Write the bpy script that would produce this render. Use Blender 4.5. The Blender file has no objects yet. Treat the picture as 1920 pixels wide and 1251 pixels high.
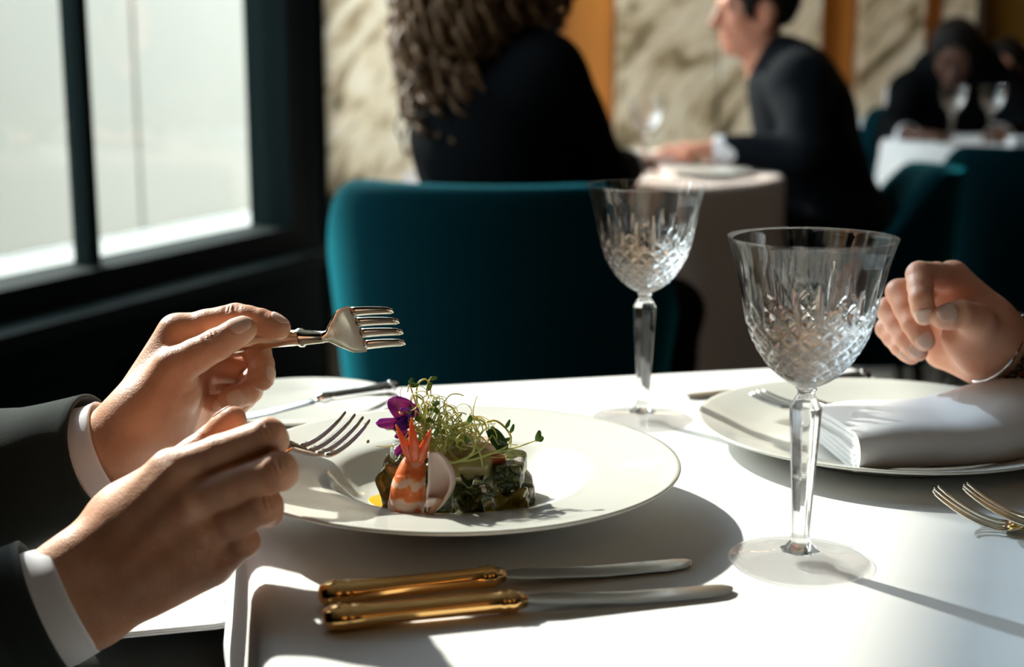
import bpy, bmesh, math, random
import numpy as np
from mathutils import Vector, Matrix

random.seed(7)
RNG = np.random.default_rng(7)
scene = bpy.context.scene
COL = scene.collection
pi = math.pi

# ------------------------------------------------------------------ camera
FPX = 2677.0                       # focal length in pixels of the 1920x1251 frame
PITCH = math.radians(11.1)
CAM = np.array([0.0, 0.0, 1.025])
FW = np.array([0, math.cos(PITCH), -math.sin(PITCH)])
UP = np.array([0, math.sin(PITCH), math.cos(PITCH)])
RT = np.array([1.0, 0, 0])
cd = bpy.data.cameras.new('camera')
cd.sensor_width = 36.0
cd.lens = FPX * 36.0 / 1920.0
cd.clip_start = 0.02
cd.dof.use_dof = True
cd.dof.focus_distance = 0.845
cd.dof.aperture_fstop = 5.6
cam = bpy.data.objects.new('camera', cd)
cam.location = CAM
cam.rotation_euler = (pi / 2 - PITCH, 0, 0)
COL.objects.link(cam)
scene.camera = cam

# ------------------------------------------------------------------ world, sun, exposure
world = bpy.data.worlds.new('pale_sky')
scene.world = world
world.use_nodes = True
wn = world.node_tree.nodes
wn['Background'].inputs['Color'].default_value = (0.80, 0.90, 1.0, 1)
wn['Background'].inputs['Strength'].default_value = 6.6
SUN_AZ, SUN_EL = math.radians(-47), math.radians(34)          # heading of the light in plan, height
SUN_DIR = Vector((math.cos(SUN_EL) * math.cos(SUN_AZ), math.cos(SUN_EL) * math.sin(SUN_AZ), -math.sin(SUN_EL)))
sl = bpy.data.lights.new('sun', 'SUN')
sl.energy = 8.6
sl.angle = math.radians(1.2)
sl.color = (1.0, 0.95, 0.87)
sun = bpy.data.objects.new('sun', sl)
sun.rotation_euler = SUN_DIR.to_track_quat('-Z', 'Y').to_euler()
sun.location = (-6, 8, 6)
COL.objects.link(sun)
scene.view_settings.view_transform = 'Standard'
scene.view_settings.look = 'None'
scene.view_settings.gamma = 1.0
scene.view_settings.use_curve_mapping = False
scene.view_settings.exposure = 0.1

def px(u, v, s):
    """point seen at photo pixel (u, v) at distance s along the optical axis"""
    return CAM + s * (FW + (u - 960) / FPX * RT - (v - 625.5) / FPX * UP)

def onz(u, v, z):
    """point seen at photo pixel (u, v) on the level z"""
    r = FW + (u - 960) / FPX * RT - (v - 625.5) / FPX * UP
    return CAM + (z - CAM[2]) / r[2] * r

# ------------------------------------------------------------------ object helpers
def tag(o, label=None, cat=None, group=None, kind=None):
    if label: o['label'] = label
    if cat: o['category'] = cat
    if group: o['group'] = group
    if kind: o['kind'] = kind
    return o

def empty(name, loc=(0, 0, 0), rz=0.0, label=None, cat=None, group=None):
    o = bpy.data.objects.new(name, None)
    o.location = loc
    o.rotation_euler = (0, 0, rz)
    o.empty_display_size = 0.02
    COL.objects.link(o)
    return tag(o, label, cat, group)

def mobj(name, V, F, mat=None, parent=None, smooth=True, wnormal=False):
    me = bpy.data.meshes.new(name)
    if isinstance(F, np.ndarray):
        me.vertices.add(len(V)); me.vertices.foreach_set('co', np.asarray(V, np.float32).ravel())
        me.loops.add(F.size); me.loops.foreach_set('vertex_index', F.astype(np.int32).ravel())
        me.polygons.add(len(F)); me.polygons.foreach_set('loop_start', np.arange(0, F.size, F.shape[1], dtype=np.int32))
        me.validate()
    else: me.from_pydata([tuple(map(float, v)) for v in V], [], [tuple(int(i) for i in f) for f in F])
    me.update()
    if smooth:
        me.polygons.foreach_set('use_smooth', [True] * len(me.polygons))
    if mat: me.materials.append(mat)
    o = bpy.data.objects.new(name, me)
    COL.objects.link(o)
    if parent is not None: o.parent = parent
    return o

def parent_keep(o, p):
    """o is built in world coordinates; hang it under p without moving it (p has location + z rotation only)"""
    M = Matrix.Translation(p.location) @ p.rotation_euler.to_matrix().to_4x4()
    o.parent = p
    o.matrix_parent_inverse = M.inverted()
    return o

def copy_tree(o, parent=None):
    c = o.copy()
    COL.objects.link(c)
    if parent is not None: c.parent = parent
    for ch in list(o.children):
        copy_tree(ch, c)
    return c

def join(parts):
    V = []; F = []; n = 0
    for v, f in parts:
        V.extend([tuple(p) for p in v]); F.extend([tuple(i + n for i in q) for q in f]); n += len(v)
    return V, F

def auto_sharp(o, deg=35):
    me = o.data
    bm = bmesh.new(); bm.from_mesh(me)
    for e in bm.edges:
        e.smooth = not (len(e.link_faces) == 2 and e.calc_face_angle(0) > math.radians(deg))
    bm.to_mesh(me); bm.free()
    return o

def fix_normals(o):
    bm = bmesh.new(); bm.from_mesh(o.data)
    bmesh.ops.recalc_face_normals(bm, faces=bm.faces)
    bm.to_mesh(o.data); bm.free()
    return o

# ------------------------------------------------------------------ shape makers (return verts, faces)
def box(c, s, R=None):
    c = np.array(c, float); h = np.array(s, float) / 2
    V = [np.array([x, y, z]) * h for x in (-1, 1) for y in (-1, 1) for z in (-1, 1)]
    if R is not None: V = [R @ v for v in V]
    V = [v + c for v in V]
    F = [(0, 1, 3, 2), (4, 6, 7, 5), (0, 4, 5, 1), (2, 3, 7, 6), (0, 2, 6, 4), (1, 5, 7, 3)]
    return V, F

def bevel_obj(o, w=0.003, seg=2):
    m = o.modifiers.new('bevel', 'BEVEL'); m.width = w; m.segments = seg; m.limit_method = 'ANGLE'
    return o

def lathe(prof, n=64, c=(0, 0, 0), closed=False, phase=0.0):
    """prof: list of (r, z); poles where r == 0"""
    V = []; F = []; idx = []
    for r, z in prof:
        if r < 1e-7:
            idx.append([len(V)]); V.append((c[0], c[1], c[2] + z))
        else:
            idx.append(list(range(len(V), len(V) + n)))
            for k in range(n):
                a = 2 * pi * k / n + phase
                V.append((c[0] + r * math.cos(a), c[1] + r * math.sin(a), c[2] + z))
    pairs = list(zip(idx[:-1], idx[1:]))
    if closed: pairs.append((idx[-1], idx[0]))
    for a, b in pairs:
        for k in range(n):
            k2 = (k + 1) % n
            if len(a) == 1 and len(b) == 1: continue
            if len(a) == 1: F.append((a[0], b[k], b[k2]))
            elif len(b) == 1: F.append((a[k], b[0], a[k2]))
            else: F.append((a[k], b[k], b[k2], a[k2]))
    return V, F

def frame_of(t, ref=None):
    t = np.array(t, float); t /= np.linalg.norm(t) + 1e-12
    if ref is None: ref = np.array([0, 0, 1.0]) if abs(t[2]) < 0.9 else np.array([1.0, 0, 0])
    ref = np.array(ref, float)
    n = ref - t * (ref @ t); n /= np.linalg.norm(n) + 1e-12
    b = np.cross(t, n)
    return t, n, b

def loft(secs, caps=True):
    """secs: list of rings (equal counts)"""
    V = []; F = []; n = len(secs[0])
    for s in secs: V.extend([tuple(p) for p in s])
    for i in range(len(secs) - 1):
        for k in range(n):
            k2 = (k + 1) % n
            F.append((i * n + k, (i + 1) * n + k, (i + 1) * n + k2, i * n + k2))
    if caps:
        F.append(tuple(range(n)))
        F.append(tuple(reversed(range((len(secs) - 1) * n, len(secs) * n))))
    return V, F

def catmull(P, m=6):
    P = np.array(P, float); out = []
    Q = np.vstack([2 * P[0] - P[1], P, 2 * P[-1] - P[-2]])
    for i in range(1, len(Q) - 2):
        for j in range(m):
            t = j / m
            out.append(0.5 * ((2 * Q[i]) + (-Q[i - 1] + Q[i + 1]) * t + (2 * Q[i - 1] - 5 * Q[i] + 4 * Q[i + 1] - Q[i + 2]) * t * t
                              + (-Q[i - 1] + 3 * Q[i] - 3 * Q[i + 1] + Q[i + 2]) * t ** 3))
    out.append(Q[-2])
    return np.array(out)

def tube(P, R, n=8, caps=True, ref=None, flat=1.0):
    """tube along points P with radius R (scalar or list); flat squashes the section along its normal"""
    P = np.array(P, float); m = len(P)
    R = np.full(m, R) if np.isscalar(R) else np.interp(np.linspace(0, 1, m), np.linspace(0, 1, len(R)), R)
    T = np.gradient(P, axis=0); secs = []
    nrm = None
    for i in range(m):
        t = T[i] / (np.linalg.norm(T[i]) + 1e-12)
        if nrm is None: t, nrm, b = frame_of(t, ref)
        else:
            nrm = nrm - t * (nrm @ t); nrm /= np.linalg.norm(nrm) + 1e-12
            b = np.cross(t, nrm)
        secs.append([P[i] + R[i] * (math.cos(a) * b + flat * math.sin(a) * nrm) for a in [2 * pi * k / n for k in range(n)]])
    return loft(secs, caps)

def rot_axes(x, up=(0, 0, 1)):
    """3x3 whose columns are x axis, y axis, z axis with z near up"""
    x = np.array(x, float); x /= np.linalg.norm(x)
    up = np.array(up, float)
    z = up - x * (up @ x); z /= np.linalg.norm(z)
    y = np.cross(z, x)
    return np.stack([x, y, z], axis=1)

def xform(VF, R, t):
    V, F = VF
    V = np.array(V, float) @ np.array(R).T + np.array(t)
    return [tuple(p) for p in V], F

# ------------------------------------------------------------------ implicit surfaces -> mesh (bodies, hands, soft things)
class SDF:
    def __init__(s, lo, hi, h):
        s.lo = np.array(lo, float); s.h = h
        s.n = np.ceil((np.array(hi, float) - s.lo) / h).astype(int) + 1
        s.ax = [s.lo[i] + h * np.arange(s.n[i]) for i in range(3)]
        s.v = np.full(s.n, 1.0, dtype=np.float32)
    def blk(s, lo, hi):
        i0 = np.clip(np.floor((lo - s.lo) / s.h).astype(int), 0, s.n); i1 = np.clip(np.ceil((hi - s.lo) / s.h).astype(int) + 1, 0, s.n)
        sl = tuple(slice(a, b) for a, b in zip(i0, i1))
        X, Y, Z = np.meshgrid(*[s.ax[i][sl[i]] for i in range(3)], indexing='ij', sparse=True)
        return sl, X, Y, Z
    def put(s, sl, d, k, sub=False):
        a = s.v[sl]
        if a.size == 0: return
        if sub:
            hh = np.clip(0.5 - 0.5 * (a + d) / k, 0, 1); s.v[sl] = a * (1 - hh) - d * hh + k * hh * (1 - hh)
        else:
            hh = np.clip(0.5 + 0.5 * (d - a) / k, 0, 1); s.v[sl] = d * (1 - hh) + a * hh - k * hh * (1 - hh)
    def cone(s, a, b, ra, rb=None, k=0.004, sub=False):
        rb = ra if rb is None else rb
        a = np.array(a, float); b = np.array(b, float); m = max(ra, rb) + 2 * k + 3 * s.h
        sl, X, Y, Z = s.blk(np.minimum(a, b) - m, np.maximum(a, b) + m)
        ba = b - a; L = ba @ ba + 1e-12
        px_, py_, pz_ = X - a[0], Y - a[1], Z - a[2]
        t = np.clip((px_ * ba[0] + py_ * ba[1] + pz_ * ba[2]) / L, 0, 1)
        d = np.sqrt((px_ - t * ba[0]) ** 2 + (py_ - t * ba[1]) ** 2 + (pz_ - t * ba[2]) ** 2) - (ra + (rb - ra) * t)
        s.put(sl, d, k, sub)
    def ell(s, c, r, R=None, k=0.004, sub=False):
        c = np.array(c, float); r = np.array(r, float); m = r.max() + 2 * k + 3 * s.h
        sl, X, Y, Z = s.blk(c - m, c + m)
        X, Y, Z = X - c[0], Y - c[1], Z - c[2]
        if R is None: q = (X, Y, Z)
        else: q = tuple(R[0, i] * X + R[1, i] * Y + R[2, i] * Z for i in range(3))
        k0 = np.sqrt((q[0] / r[0]) ** 2 + (q[1] / r[1]) ** 2 + (q[2] / r[2]) ** 2)
        k1 = np.sqrt((q[0] / r[0] ** 2) ** 2 + (q[1] / r[1] ** 2) ** 2 + (q[2] / r[2] ** 2) ** 2) + 1e-9
        s.put(sl, k0 * (k0 - 1) / k1, k, sub)
    def plane_cut(s, p, n, k=0.003):
        """keep the side n points away from"""
        X, Y, Z = np.meshgrid(*s.ax, indexing='ij', sparse=True)
        n = np.array(n, float) / np.linalg.norm(n)
        d = (X - p[0]) * n[0] + (Y - p[1]) * n[1] + (Z - p[2]) * n[2]
        a = s.v; hh = np.clip(0.5 - 0.5 * (d - a) / k, 0, 1); s.v = (d * (1 - hh) + a * hh + k * hh * (1 - hh)).astype(np.float32)
    def mesh(s):
        v = s.v; ins = v < 0
        n = np.array(v.shape)
        cs = [(i, j, k) for i in (0, 1) for j in (0, 1) for k in (0, 1)]
        cnt = np.zeros(n - 1, np.int8)
        for i, j, k in cs: cnt += ins[i:n[0] - 1 + i, j:n[1] - 1 + j, k:n[2] - 1 + k]
        act = (cnt > 0) & (cnt < 8)
        I = np.argwhere(act)
        cid = np.full(n - 1, -1, np.int64); cid[act] = np.arange(len(I))
        acc = np.zeros((len(I), 3)); w = np.zeros(len(I))
        for c0 in cs:
            for ax in range(3):
                if c0[ax]: continue
                c1 = list(c0); c1[ax] = 1
                a = v[I[:, 0] + c0[0], I[:, 1] + c0[1], I[:, 2] + c0[2]]; b = v[I[:, 0] + c1[0], I[:, 1] + c1[1], I[:, 2] + c1[2]]
                m = (a < 0) != (b < 0)
                t = np.where(m, a / np.where(m, a - b, 1), 0)
                p = np.array(c0, float)[None, :].repeat(len(I), 0); p[:, ax] = t
                acc[m] += p[m]; w[m] += 1
        P = s.lo + s.h * (I + acc / w[:, None])
        F = []
        for ax in range(3):
            o1, o2 = (ax + 1) % 3, (ax + 2) % 3
            sa = [slice(None)] * 3; sb = [slice(None)] * 3
            sa[ax] = slice(0, n[ax] - 1); sb[ax] = slice(1, n[ax])
            A = ins[tuple(sa)]; B = ins[tuple(sb)]
            E = np.argwhere(A != B)
            ok = (E[:, o1] > 0) & (E[:, o2] > 0) & (E[:, o1] < n[o1] - 1) & (E[:, o2] < n[o2] - 1)
            E = E[ok]
            q = []
            for d1, d2 in ((0, 0), (1, 0), (1, 1), (0, 1)):
                e = E.copy(); e[:, o1] -= 1 - d1; e[:, o2] -= 1 - d2
                q.append(cid[e[:, 0], e[:, 1], e[:, 2]])
            q = np.stack(q, 1)
            fl = A[E[:, 0], E[:, 1], E[:, 2]]
            q[~fl] = q[~fl][:, ::-1]
            F.append(q)
        F = np.vstack(F); F = F[(F >= 0).all(1)]
        return P, F

def bridge(A, B, p):
    """join two closed quad meshes into one surface: open the faces of each nearest to p and span them with four quads"""
    Va, Fa = np.asarray(A[0]), np.asarray(A[1]); Vb, Fb = np.asarray(B[0]), np.asarray(B[1])
    ia = np.argmin(np.linalg.norm(Va[Fa].mean(1) - p, axis=1)); ib = np.argmin(np.linalg.norm(Vb[Fb].mean(1) - Va[Fa[ia]].mean(0), axis=1))
    qa = list(Fa[ia]); qb = [i + len(Va) for i in Fb[ib]][::-1]
    V = np.vstack([Va, Vb])
    best = min(range(4), key=lambda r: sum(np.linalg.norm(V[qa[k]] - V[qb[(k + r) % 4]]) for k in range(4)))
    qb = qb[best:] + qb[:best]
    side = [[qa[k], qa[(k + 1) % 4], qb[(k + 1) % 4], qb[k]] for k in range(4)]
    F = np.vstack([np.delete(Fa, ia, 0), np.delete(Fb, ib, 0) + len(Va), np.array(side)])
    return V, F
# ------------------------------------------------------------------ materials
def mat(name):
    m = bpy.data.materials.new(name); m.use_nodes = True
    nt = m.node_tree
    return m, nt.nodes, nt.links, nt.nodes['Principled BSDF']

def P(name, col, rough=0.5, metal=0.0, spec=0.5, bump=None, vary=0.0, vscale=8.0, sheen=0.0, sss=0.0, coat=0.0, stint=(1, 1, 1)):
    """plain procedural surface: colour with a little noise, optional fine bump (scale, strength, distance)"""
    m, n, l, b = mat(name)
    b.inputs['Base Color'].default_value = (*col, 1)
    b.inputs['Roughness'].default_value = rough
    b.inputs['Metallic'].default_value = metal
    b.inputs['Specular IOR Level'].default_value = spec
    b.inputs['Coat Weight'].default_value = coat
    if sheen:
        b.inputs['Sheen Weight'].default_value = sheen
        b.inputs['Sheen Roughness'].default_value = 0.35
        b.inputs['Sheen Tint'].default_value = (*stint, 1)
    if sss:
        b.inputs['Subsurface Weight'].default_value = sss
        b.inputs['Subsurface Radius'].default_value = (1.0, 0.35, 0.18)
        b.inputs['Subsurface Scale'].default_value = 0.006
    tc = n.new('ShaderNodeTexCoord')
    if vary:
        ns = n.new('ShaderNodeTexNoise'); ns.inputs['Scale'].default_value = vscale; ns.inputs['Detail'].default_value = 5
        l.new(tc.outputs['Object'], ns.inputs['Vector'])
        mx = n.new('ShaderNodeMix'); mx.data_type = 'RGBA'
        mx.inputs[6].default_value = (*[c * (1 - vary) for c in col], 1)
        mx.inputs[7].default_value = (*[min(1, c * (1 + vary)) for c in col], 1)
        l.new(ns.outputs['Fac'], mx.inputs[0]); l.new(mx.outputs[2], b.inputs['Base Color'])
    if bump:
        nb = n.new('ShaderNodeTexNoise'); nb.inputs['Scale'].default_value = bump[0]; nb.inputs['Detail'].default_value = 3
        l.new(tc.outputs['Object'], nb.inputs['Vector'])
        bp = n.new('ShaderNodeBump'); bp.inputs['Strength'].default_value = bump[1]; bp.inputs['Distance'].default_value = bump[2]
        l.new(nb.outputs['Fac'], bp.inputs['Height']); l.new(bp.outputs['Normal'], b.inputs['Normal'])
    return m

def ramp(n, stops):
    r = n.new('ShaderNodeValToRGB'); e = r.color_ramp.elements
    while len(e) < len(stops): e.new(0.5)
    for x, (p, c) in zip(e, stops): x.position = p; x.color = (*c, 1)
    return r

def weave(name, col, scale, strength=0.25, rough=0.85, sheen=0.0, wrinkle=0.0):
    m, n, l, b = mat(name)
    b.inputs['Base Color'].default_value = (*col, 1); b.inputs['Roughness'].default_value = rough
    b.inputs['Specular IOR Level'].default_value = 0.05
    b.inputs['Sheen Weight'].default_value = sheen
    tc = n.new('ShaderNodeTexCoord'); hs = []
    for d in ('X', 'Y'):
        w = n.new('ShaderNodeTexWave'); w.bands_direction = d; w.inputs['Scale'].default_value = scale; w.inputs['Distortion'].default_value = 0.6
        w.inputs['Detail Scale'].default_value = 3
        l.new(tc.outputs['Object'], w.inputs['Vector']); hs.append(w)
    a = n.new('ShaderNodeMath'); a.operation = 'MULTIPLY'
    l.new(hs[0].outputs['Fac'], a.inputs[0]); l.new(hs[1].outputs['Fac'], a.inputs[1])
    bp = n.new('ShaderNodeBump'); bp.inputs['Strength'].default_value = strength; bp.inputs['Distance'].default_value = 0.0004
    l.new(a.outputs[0], bp.inputs['Height'])
    if wrinkle:
        ns = n.new('ShaderNodeTexNoise'); ns.inputs['Scale'].default_value = 6; l.new(tc.outputs['Object'], ns.inputs['Vector'])
        b2 = n.new('ShaderNodeBump'); b2.inputs['Strength'].default_value = wrinkle; b2.inputs['Distance'].default_value = 0.01
        l.new(ns.outputs['Fac'], b2.inputs['Height']); l.new(b2.outputs['Normal'], bp.inputs['Normal'])
    l.new(bp.outputs['Normal'], b.inputs['Normal'])
    return m

def glass_mat(name, tint=(1, 1, 1), ior=1.5, rough=0.0):
    m, n, l, b = mat(name)
    b.inputs['Base Color'].default_value = (*tint, 1)
    b.inputs['Transmission Weight'].default_value = 1.0
    b.inputs['Roughness'].default_value = rough; b.inputs['IOR'].default_value = ior
    return m

def crystal_mat(name, clear, rough):
    """solid glass with a share of straight-through light, as thin crystal lets through"""
    m = glass_mat(name, ior=1.52, rough=rough); n, l = m.node_tree.nodes, m.node_tree.links
    t = n.new('ShaderNodeBsdfTransparent'); mx = n.new('ShaderNodeMixShader'); mx.inputs[0].default_value = clear
    l.new(n['Principled BSDF'].outputs[0], mx.inputs[1]); l.new(t.outputs[0], mx.inputs[2])
    l.new(mx.outputs[0], n['Material Output'].inputs['Surface'])
    return m

def pane_mat(name):
    """thin pane: straight-through light plus a Fresnel reflection"""
    m, n, l, b = mat(name)
    n.remove(b)
    t = n.new('ShaderNodeBsdfTransparent'); t.inputs[0].default_value = (0.96, 0.98, 0.96, 1)
    g = n.new('ShaderNodeBsdfGlossy'); g.inputs['Roughness'].default_value = 0.02
    lw = n.new('ShaderNodeLayerWeight'); lw.inputs['Blend'].default_value = 0.5
    pw = n.new('ShaderNodeMath'); pw.operation = 'POWER'; pw.inputs[1].default_value = 5.0; l.new(lw.outputs['Facing'], pw.inputs[0])
    fr = n.new('ShaderNodeMath'); fr.operation = 'MULTIPLY_ADD'; fr.inputs[1].default_value = 0.9; fr.inputs[2].default_value = 0.03; l.new(pw.outputs[0], fr.inputs[0])
    mx = n.new('ShaderNodeMixShader')
    l.new(fr.outputs[0], mx.inputs[0]); l.new(t.outputs[0], mx.inputs[1]); l.new(g.outputs[0], mx.inputs[2])
    l.new(mx.outputs[0], n['Material Output'].inputs['Surface'])
    return m

def marble(name):
    m, n, l, b = mat(name)
    b.inputs['Roughness'].default_value = 0.3
    tc = n.new('ShaderNodeTexCoord'); mp = n.new('ShaderNodeMapping')
    mp.vector_type = 'TEXTURE'; mp.inputs['Rotation'].default_value = (0.0, -0.85, 0.1); mp.inputs['Scale'].default_value = (1.0, 1.0, 0.30)
    l.new(tc.outputs['Object'], mp.inputs['Vector'])
    ns = n.new('ShaderNodeTexNoise'); ns.inputs['Scale'].default_value = 2.2; ns.inputs['Detail'].default_value = 9; ns.inputs['Distortion'].default_value = 1.4
    ns.inputs['Roughness'].default_value = 0.62
    l.new(mp.outputs[0], ns.inputs['Vector'])
    r = ramp(n, [(0.32, (0.07, 0.06, 0.04)), (0.40, (0.36, 0.25, 0.13)), (0.50, (0.82, 0.65, 0.44)), (0.66, (0.92, 0.80, 0.62))])
    l.new(ns.outputs['Fac'], r.inputs[0]); l.new(r.outputs[0], b.inputs['Base Color'])
    return m

def wood(name, c1, c2, rough=0.35):
    m, n, l, b = mat(name)
    b.inputs['Roughness'].default_value = rough
    tc = n.new('ShaderNodeTexCoord'); mp = n.new('ShaderNodeMapping'); mp.inputs['Scale'].default_value = (9, 9, 0.5)
    l.new(tc.outputs['Object'], mp.inputs['Vector'])
    ns = n.new('ShaderNodeTexNoise'); ns.inputs['Scale'].default_value = 2.0; ns.inputs['Detail'].default_value = 6; l.new(mp.outputs[0], ns.inputs['Vector'])
    r = ramp(n, [(0.35, c1), (0.65, c2)]); l.new(ns.outputs['Fac'], r.inputs[0]); l.new(r.outputs[0], b.inputs['Base Color'])
    return m

def skin(name, c1, c2, rough=0.45):
    m, n, l, b = mat(name)
    b.inputs['Roughness'].default_value = rough
    b.inputs['Specular IOR Level'].default_value = 0.4
    b.inputs['Subsurface Weight'].default_value = 0.35
    b.inputs['Subsurface Radius'].default_value = (1.0, 0.30, 0.15)
    b.inputs['Subsurface Scale'].default_value = 0.004
    tc = n.new('ShaderNodeTexCoord')
    ns = n.new('ShaderNodeTexNoise'); ns.inputs['Scale'].default_value = 38; ns.inputs['Detail'].default_value = 4
    l.new(tc.outputs['Object'], ns.inputs['Vector'])
    r = ramp(n, [(0.33, c1), (0.68, c2)]); l.new(ns.outputs['Fac'], r.inputs[0]); l.new(r.outputs[0], b.inputs['Base Color'])
    vo = n.new('ShaderNodeTexVoronoi'); vo.inputs['Scale'].default_value = 900; l.new(tc.outputs['Object'], vo.inputs['Vector'])
    n2 = n.new('ShaderNodeTexNoise'); n2.inputs['Scale'].default_value = 110; n2.inputs['Detail'].default_value = 4; l.new(tc.outputs['Object'], n2.inputs['Vector'])
    a = n.new('ShaderNodeMath'); a.operation = 'MULTIPLY_ADD'; a.inputs[1].default_value = 0.35
    l.new(vo.outputs['Distance'], a.inputs[0]); l.new(n2.outputs['Fac'], a.inputs[2])
    bp = n.new('ShaderNodeBump'); bp.inputs['Strength'].default_value = 0.5; bp.inputs['Distance'].default_value = 0.0009
    l.new(a.outputs[0], bp.inputs['Height']); l.new(bp.outputs['Normal'], b.inputs['Normal'])
    return m

def emit(name, col, s):
    m, n, l, b = mat(name)
    b.inputs['Base Color'].default_value = (0, 0, 0, 1)
    b.inputs['Emission Color'].default_value = (*col, 1); b.inputs['Emission Strength'].default_value = s
    return m

def added_blind_mat(name):
    """open-weave sheer of the blind added to soften the sun: part of the light passes straight, part is scattered"""
    m, n, l, b = mat(name); n.remove(b)
    t = n.new('ShaderNodeBsdfTransparent'); t.inputs[0].default_value = (0.27, 0.37, 0.50, 1)
    d = n.new('ShaderNodeBsdfTranslucent'); d.inputs[0].default_value = (0.60, 0.64, 0.68, 1)
    mx = n.new('ShaderNodeMixShader'); mx.inputs[0].default_value = 0.45
    l.new(t.outputs[0], mx.inputs[1]); l.new(d.outputs[0], mx.inputs[2]); l.new(mx.outputs[0], n['Material Output'].inputs['Surface'])
    return m

M = dict(
    blind=added_blind_mat('added_sheer'),
    cloth=weave('white_table_linen', (0.80, 0.80, 0.79), 420, 0.30, 0.9, 0.1),
    cloth_pink=weave('blush_table_linen', (0.72, 0.60, 0.54), 200, 0.3, 0.9, 0.1),
    napkin=weave('white_napkin_linen', (0.82, 0.82, 0.83), 500, 0.25, 0.9, 0.1),
    porcelain=P('porcelain', (0.72, 0.72, 0.665), 0.12, spec=0.5, coat=0.3),
    gold=P('gold_plate', (0.80, 0.47, 0.17), 0.16, 1.0),
    gold_dark=P('antique_gold', (0.52, 0.34, 0.12), 0.22, 1.0, vary=0.15, vscale=60),
    silver=P('silver_plate', (0.90, 0.86, 0.74), 0.17, 1.0),
    rose=P('rose_silver', (0.78, 0.62, 0.50), 0.13, 1.0),
    steel=P('steel_blade', (0.62, 0.62, 0.60), 0.2, 1.0),
    glass_clear=crystal_mat('clear_crystal', 0.86, 0.0),
    glass=crystal_mat('crystal_glass', 0.12, 0.0),
    glass_cut=crystal_mat('cut_crystal', 0.05, 0.13),
    glass_foot=crystal_mat('crystal_foot', 0.60, 0.0),
    pane=pane_mat('window_glass'),
    frame=P('dark_green_frame', (0.004, 0.009, 0.009), 0.7, spec=0.05),
    panel=P('dark_wall_panel', (0.004, 0.008, 0.009), 0.8, spec=0.03, vary=0.3, vscale=3),
    floor=P('dark_stone_floor', (0.10, 0.09, 0.075), 0.3, vary=0.35, vscale=3),
    ceil=P('pale_ceiling', (0.55, 0.55, 0.54), 0.9),
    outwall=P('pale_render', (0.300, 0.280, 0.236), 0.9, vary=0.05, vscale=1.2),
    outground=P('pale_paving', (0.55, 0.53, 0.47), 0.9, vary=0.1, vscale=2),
    marble=marble('cream_marble'),
    wood=wood('amber_wood', (0.42, 0.14, 0.02), (0.58, 0.21, 0.035)),
    darkwood=wood('dark_wood', (0.016, 0.010, 0.005), (0.04, 0.022, 0.010)),
    bronze=wood('bronze_panel', (0.15, 0.075, 0.012), (0.22, 0.11, 0.02)),
    teal=P('teal_velvet', (0.001, 0.022, 0.030), 0.9, spec=0.03, sheen=0.34, stint=(0.02, 0.66, 0.85), bump=(300, 0.2, 0.001)),
    suit=weave('charcoal_suit_wool', (0.024, 0.032, 0.031), 380, 0.4, 0.85, 0.10),
    suit_black=weave('black_suit_wool', (0.003, 0.004, 0.005), 300, 0.3, 0.9, 0.0),
    suit_navy=weave('navy_suit_wool', (0.005, 0.007, 0.010), 300, 0.3, 0.85, 0.02),
    trouser=weave('grey_trouser_wool', (0.10, 0.108, 0.105), 380, 0.5, 0.85, 0.3),
    shirt=weave('white_shirt_cotton', (0.80, 0.80, 0.84), 600, 0.15, 0.85, 0.1),
    skin=skin('warm_skin', (0.62, 0.30, 0.18), (0.78, 0.45, 0.30)),
    skin_r=skin('rosy_skin', (0.78, 0.36, 0.22), (0.93, 0.52, 0.36)),
    skin_man=skin('ruddy_skin', (0.52, 0.22, 0.14), (0.64, 0.32, 0.22)),
    skin_dark=skin('deep_brown_skin', (0.10, 0.045, 0.03), (0.15, 0.07, 0.045)),
    nail=P('fingernail', (0.95, 0.58, 0.46), 0.25, spec=0.35, sss=0.2),
    hair=P('brown_hair', (0.11, 0.058, 0.026), 0.55, spec=0.2, vary=0.5, vscale=30),
    hair_dark=P('dark_hair', (0.008, 0.006, 0.005), 0.65, spec=0.2, vary=0.4, vscale=40),
    bulb=emit('warm_bulb', (1.0, 0.55, 0.2), 30.0),
    brass=P('brass', (0.6, 0.4, 0.15), 0.3, 1.0),
    black=P('black_bead', (0.006, 0.006, 0.007), 0.2),
    chrome=P('bright_silver', (0.85, 0.85, 0.87), 0.1, 1.0),
)
# ------------------------------------------------------------------ the room
def struct(name, VF, m, label=None, cat=None, smooth=False):
    o = mobj(name, VF[0], VF[1], m, smooth=smooth)
    return tag(o, label, cat, kind='structure')

ROOM_H = 3.0
ROOM_PLAN = [(-3.10, -3.05), (-0.58, 3.46), (-1.075, 7.16), (4.98, 7.16), (4.98, -3.05)]
def slab(z0, z1): return loft([[(x, y, z0) for x, y in ROOM_PLAN], [(x, y, z1) for x, y in ROOM_PLAN]])
fix_normals(struct('floor', slab(-0.10, 0.0), M['floor'], 'dark stone restaurant floor under the tables', 'floor'))
fix_normals(struct('ceiling', slab(ROOM_H, ROOM_H + 0.10), M['ceil'], 'pale ceiling above the dining room', 'ceiling'))

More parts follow.
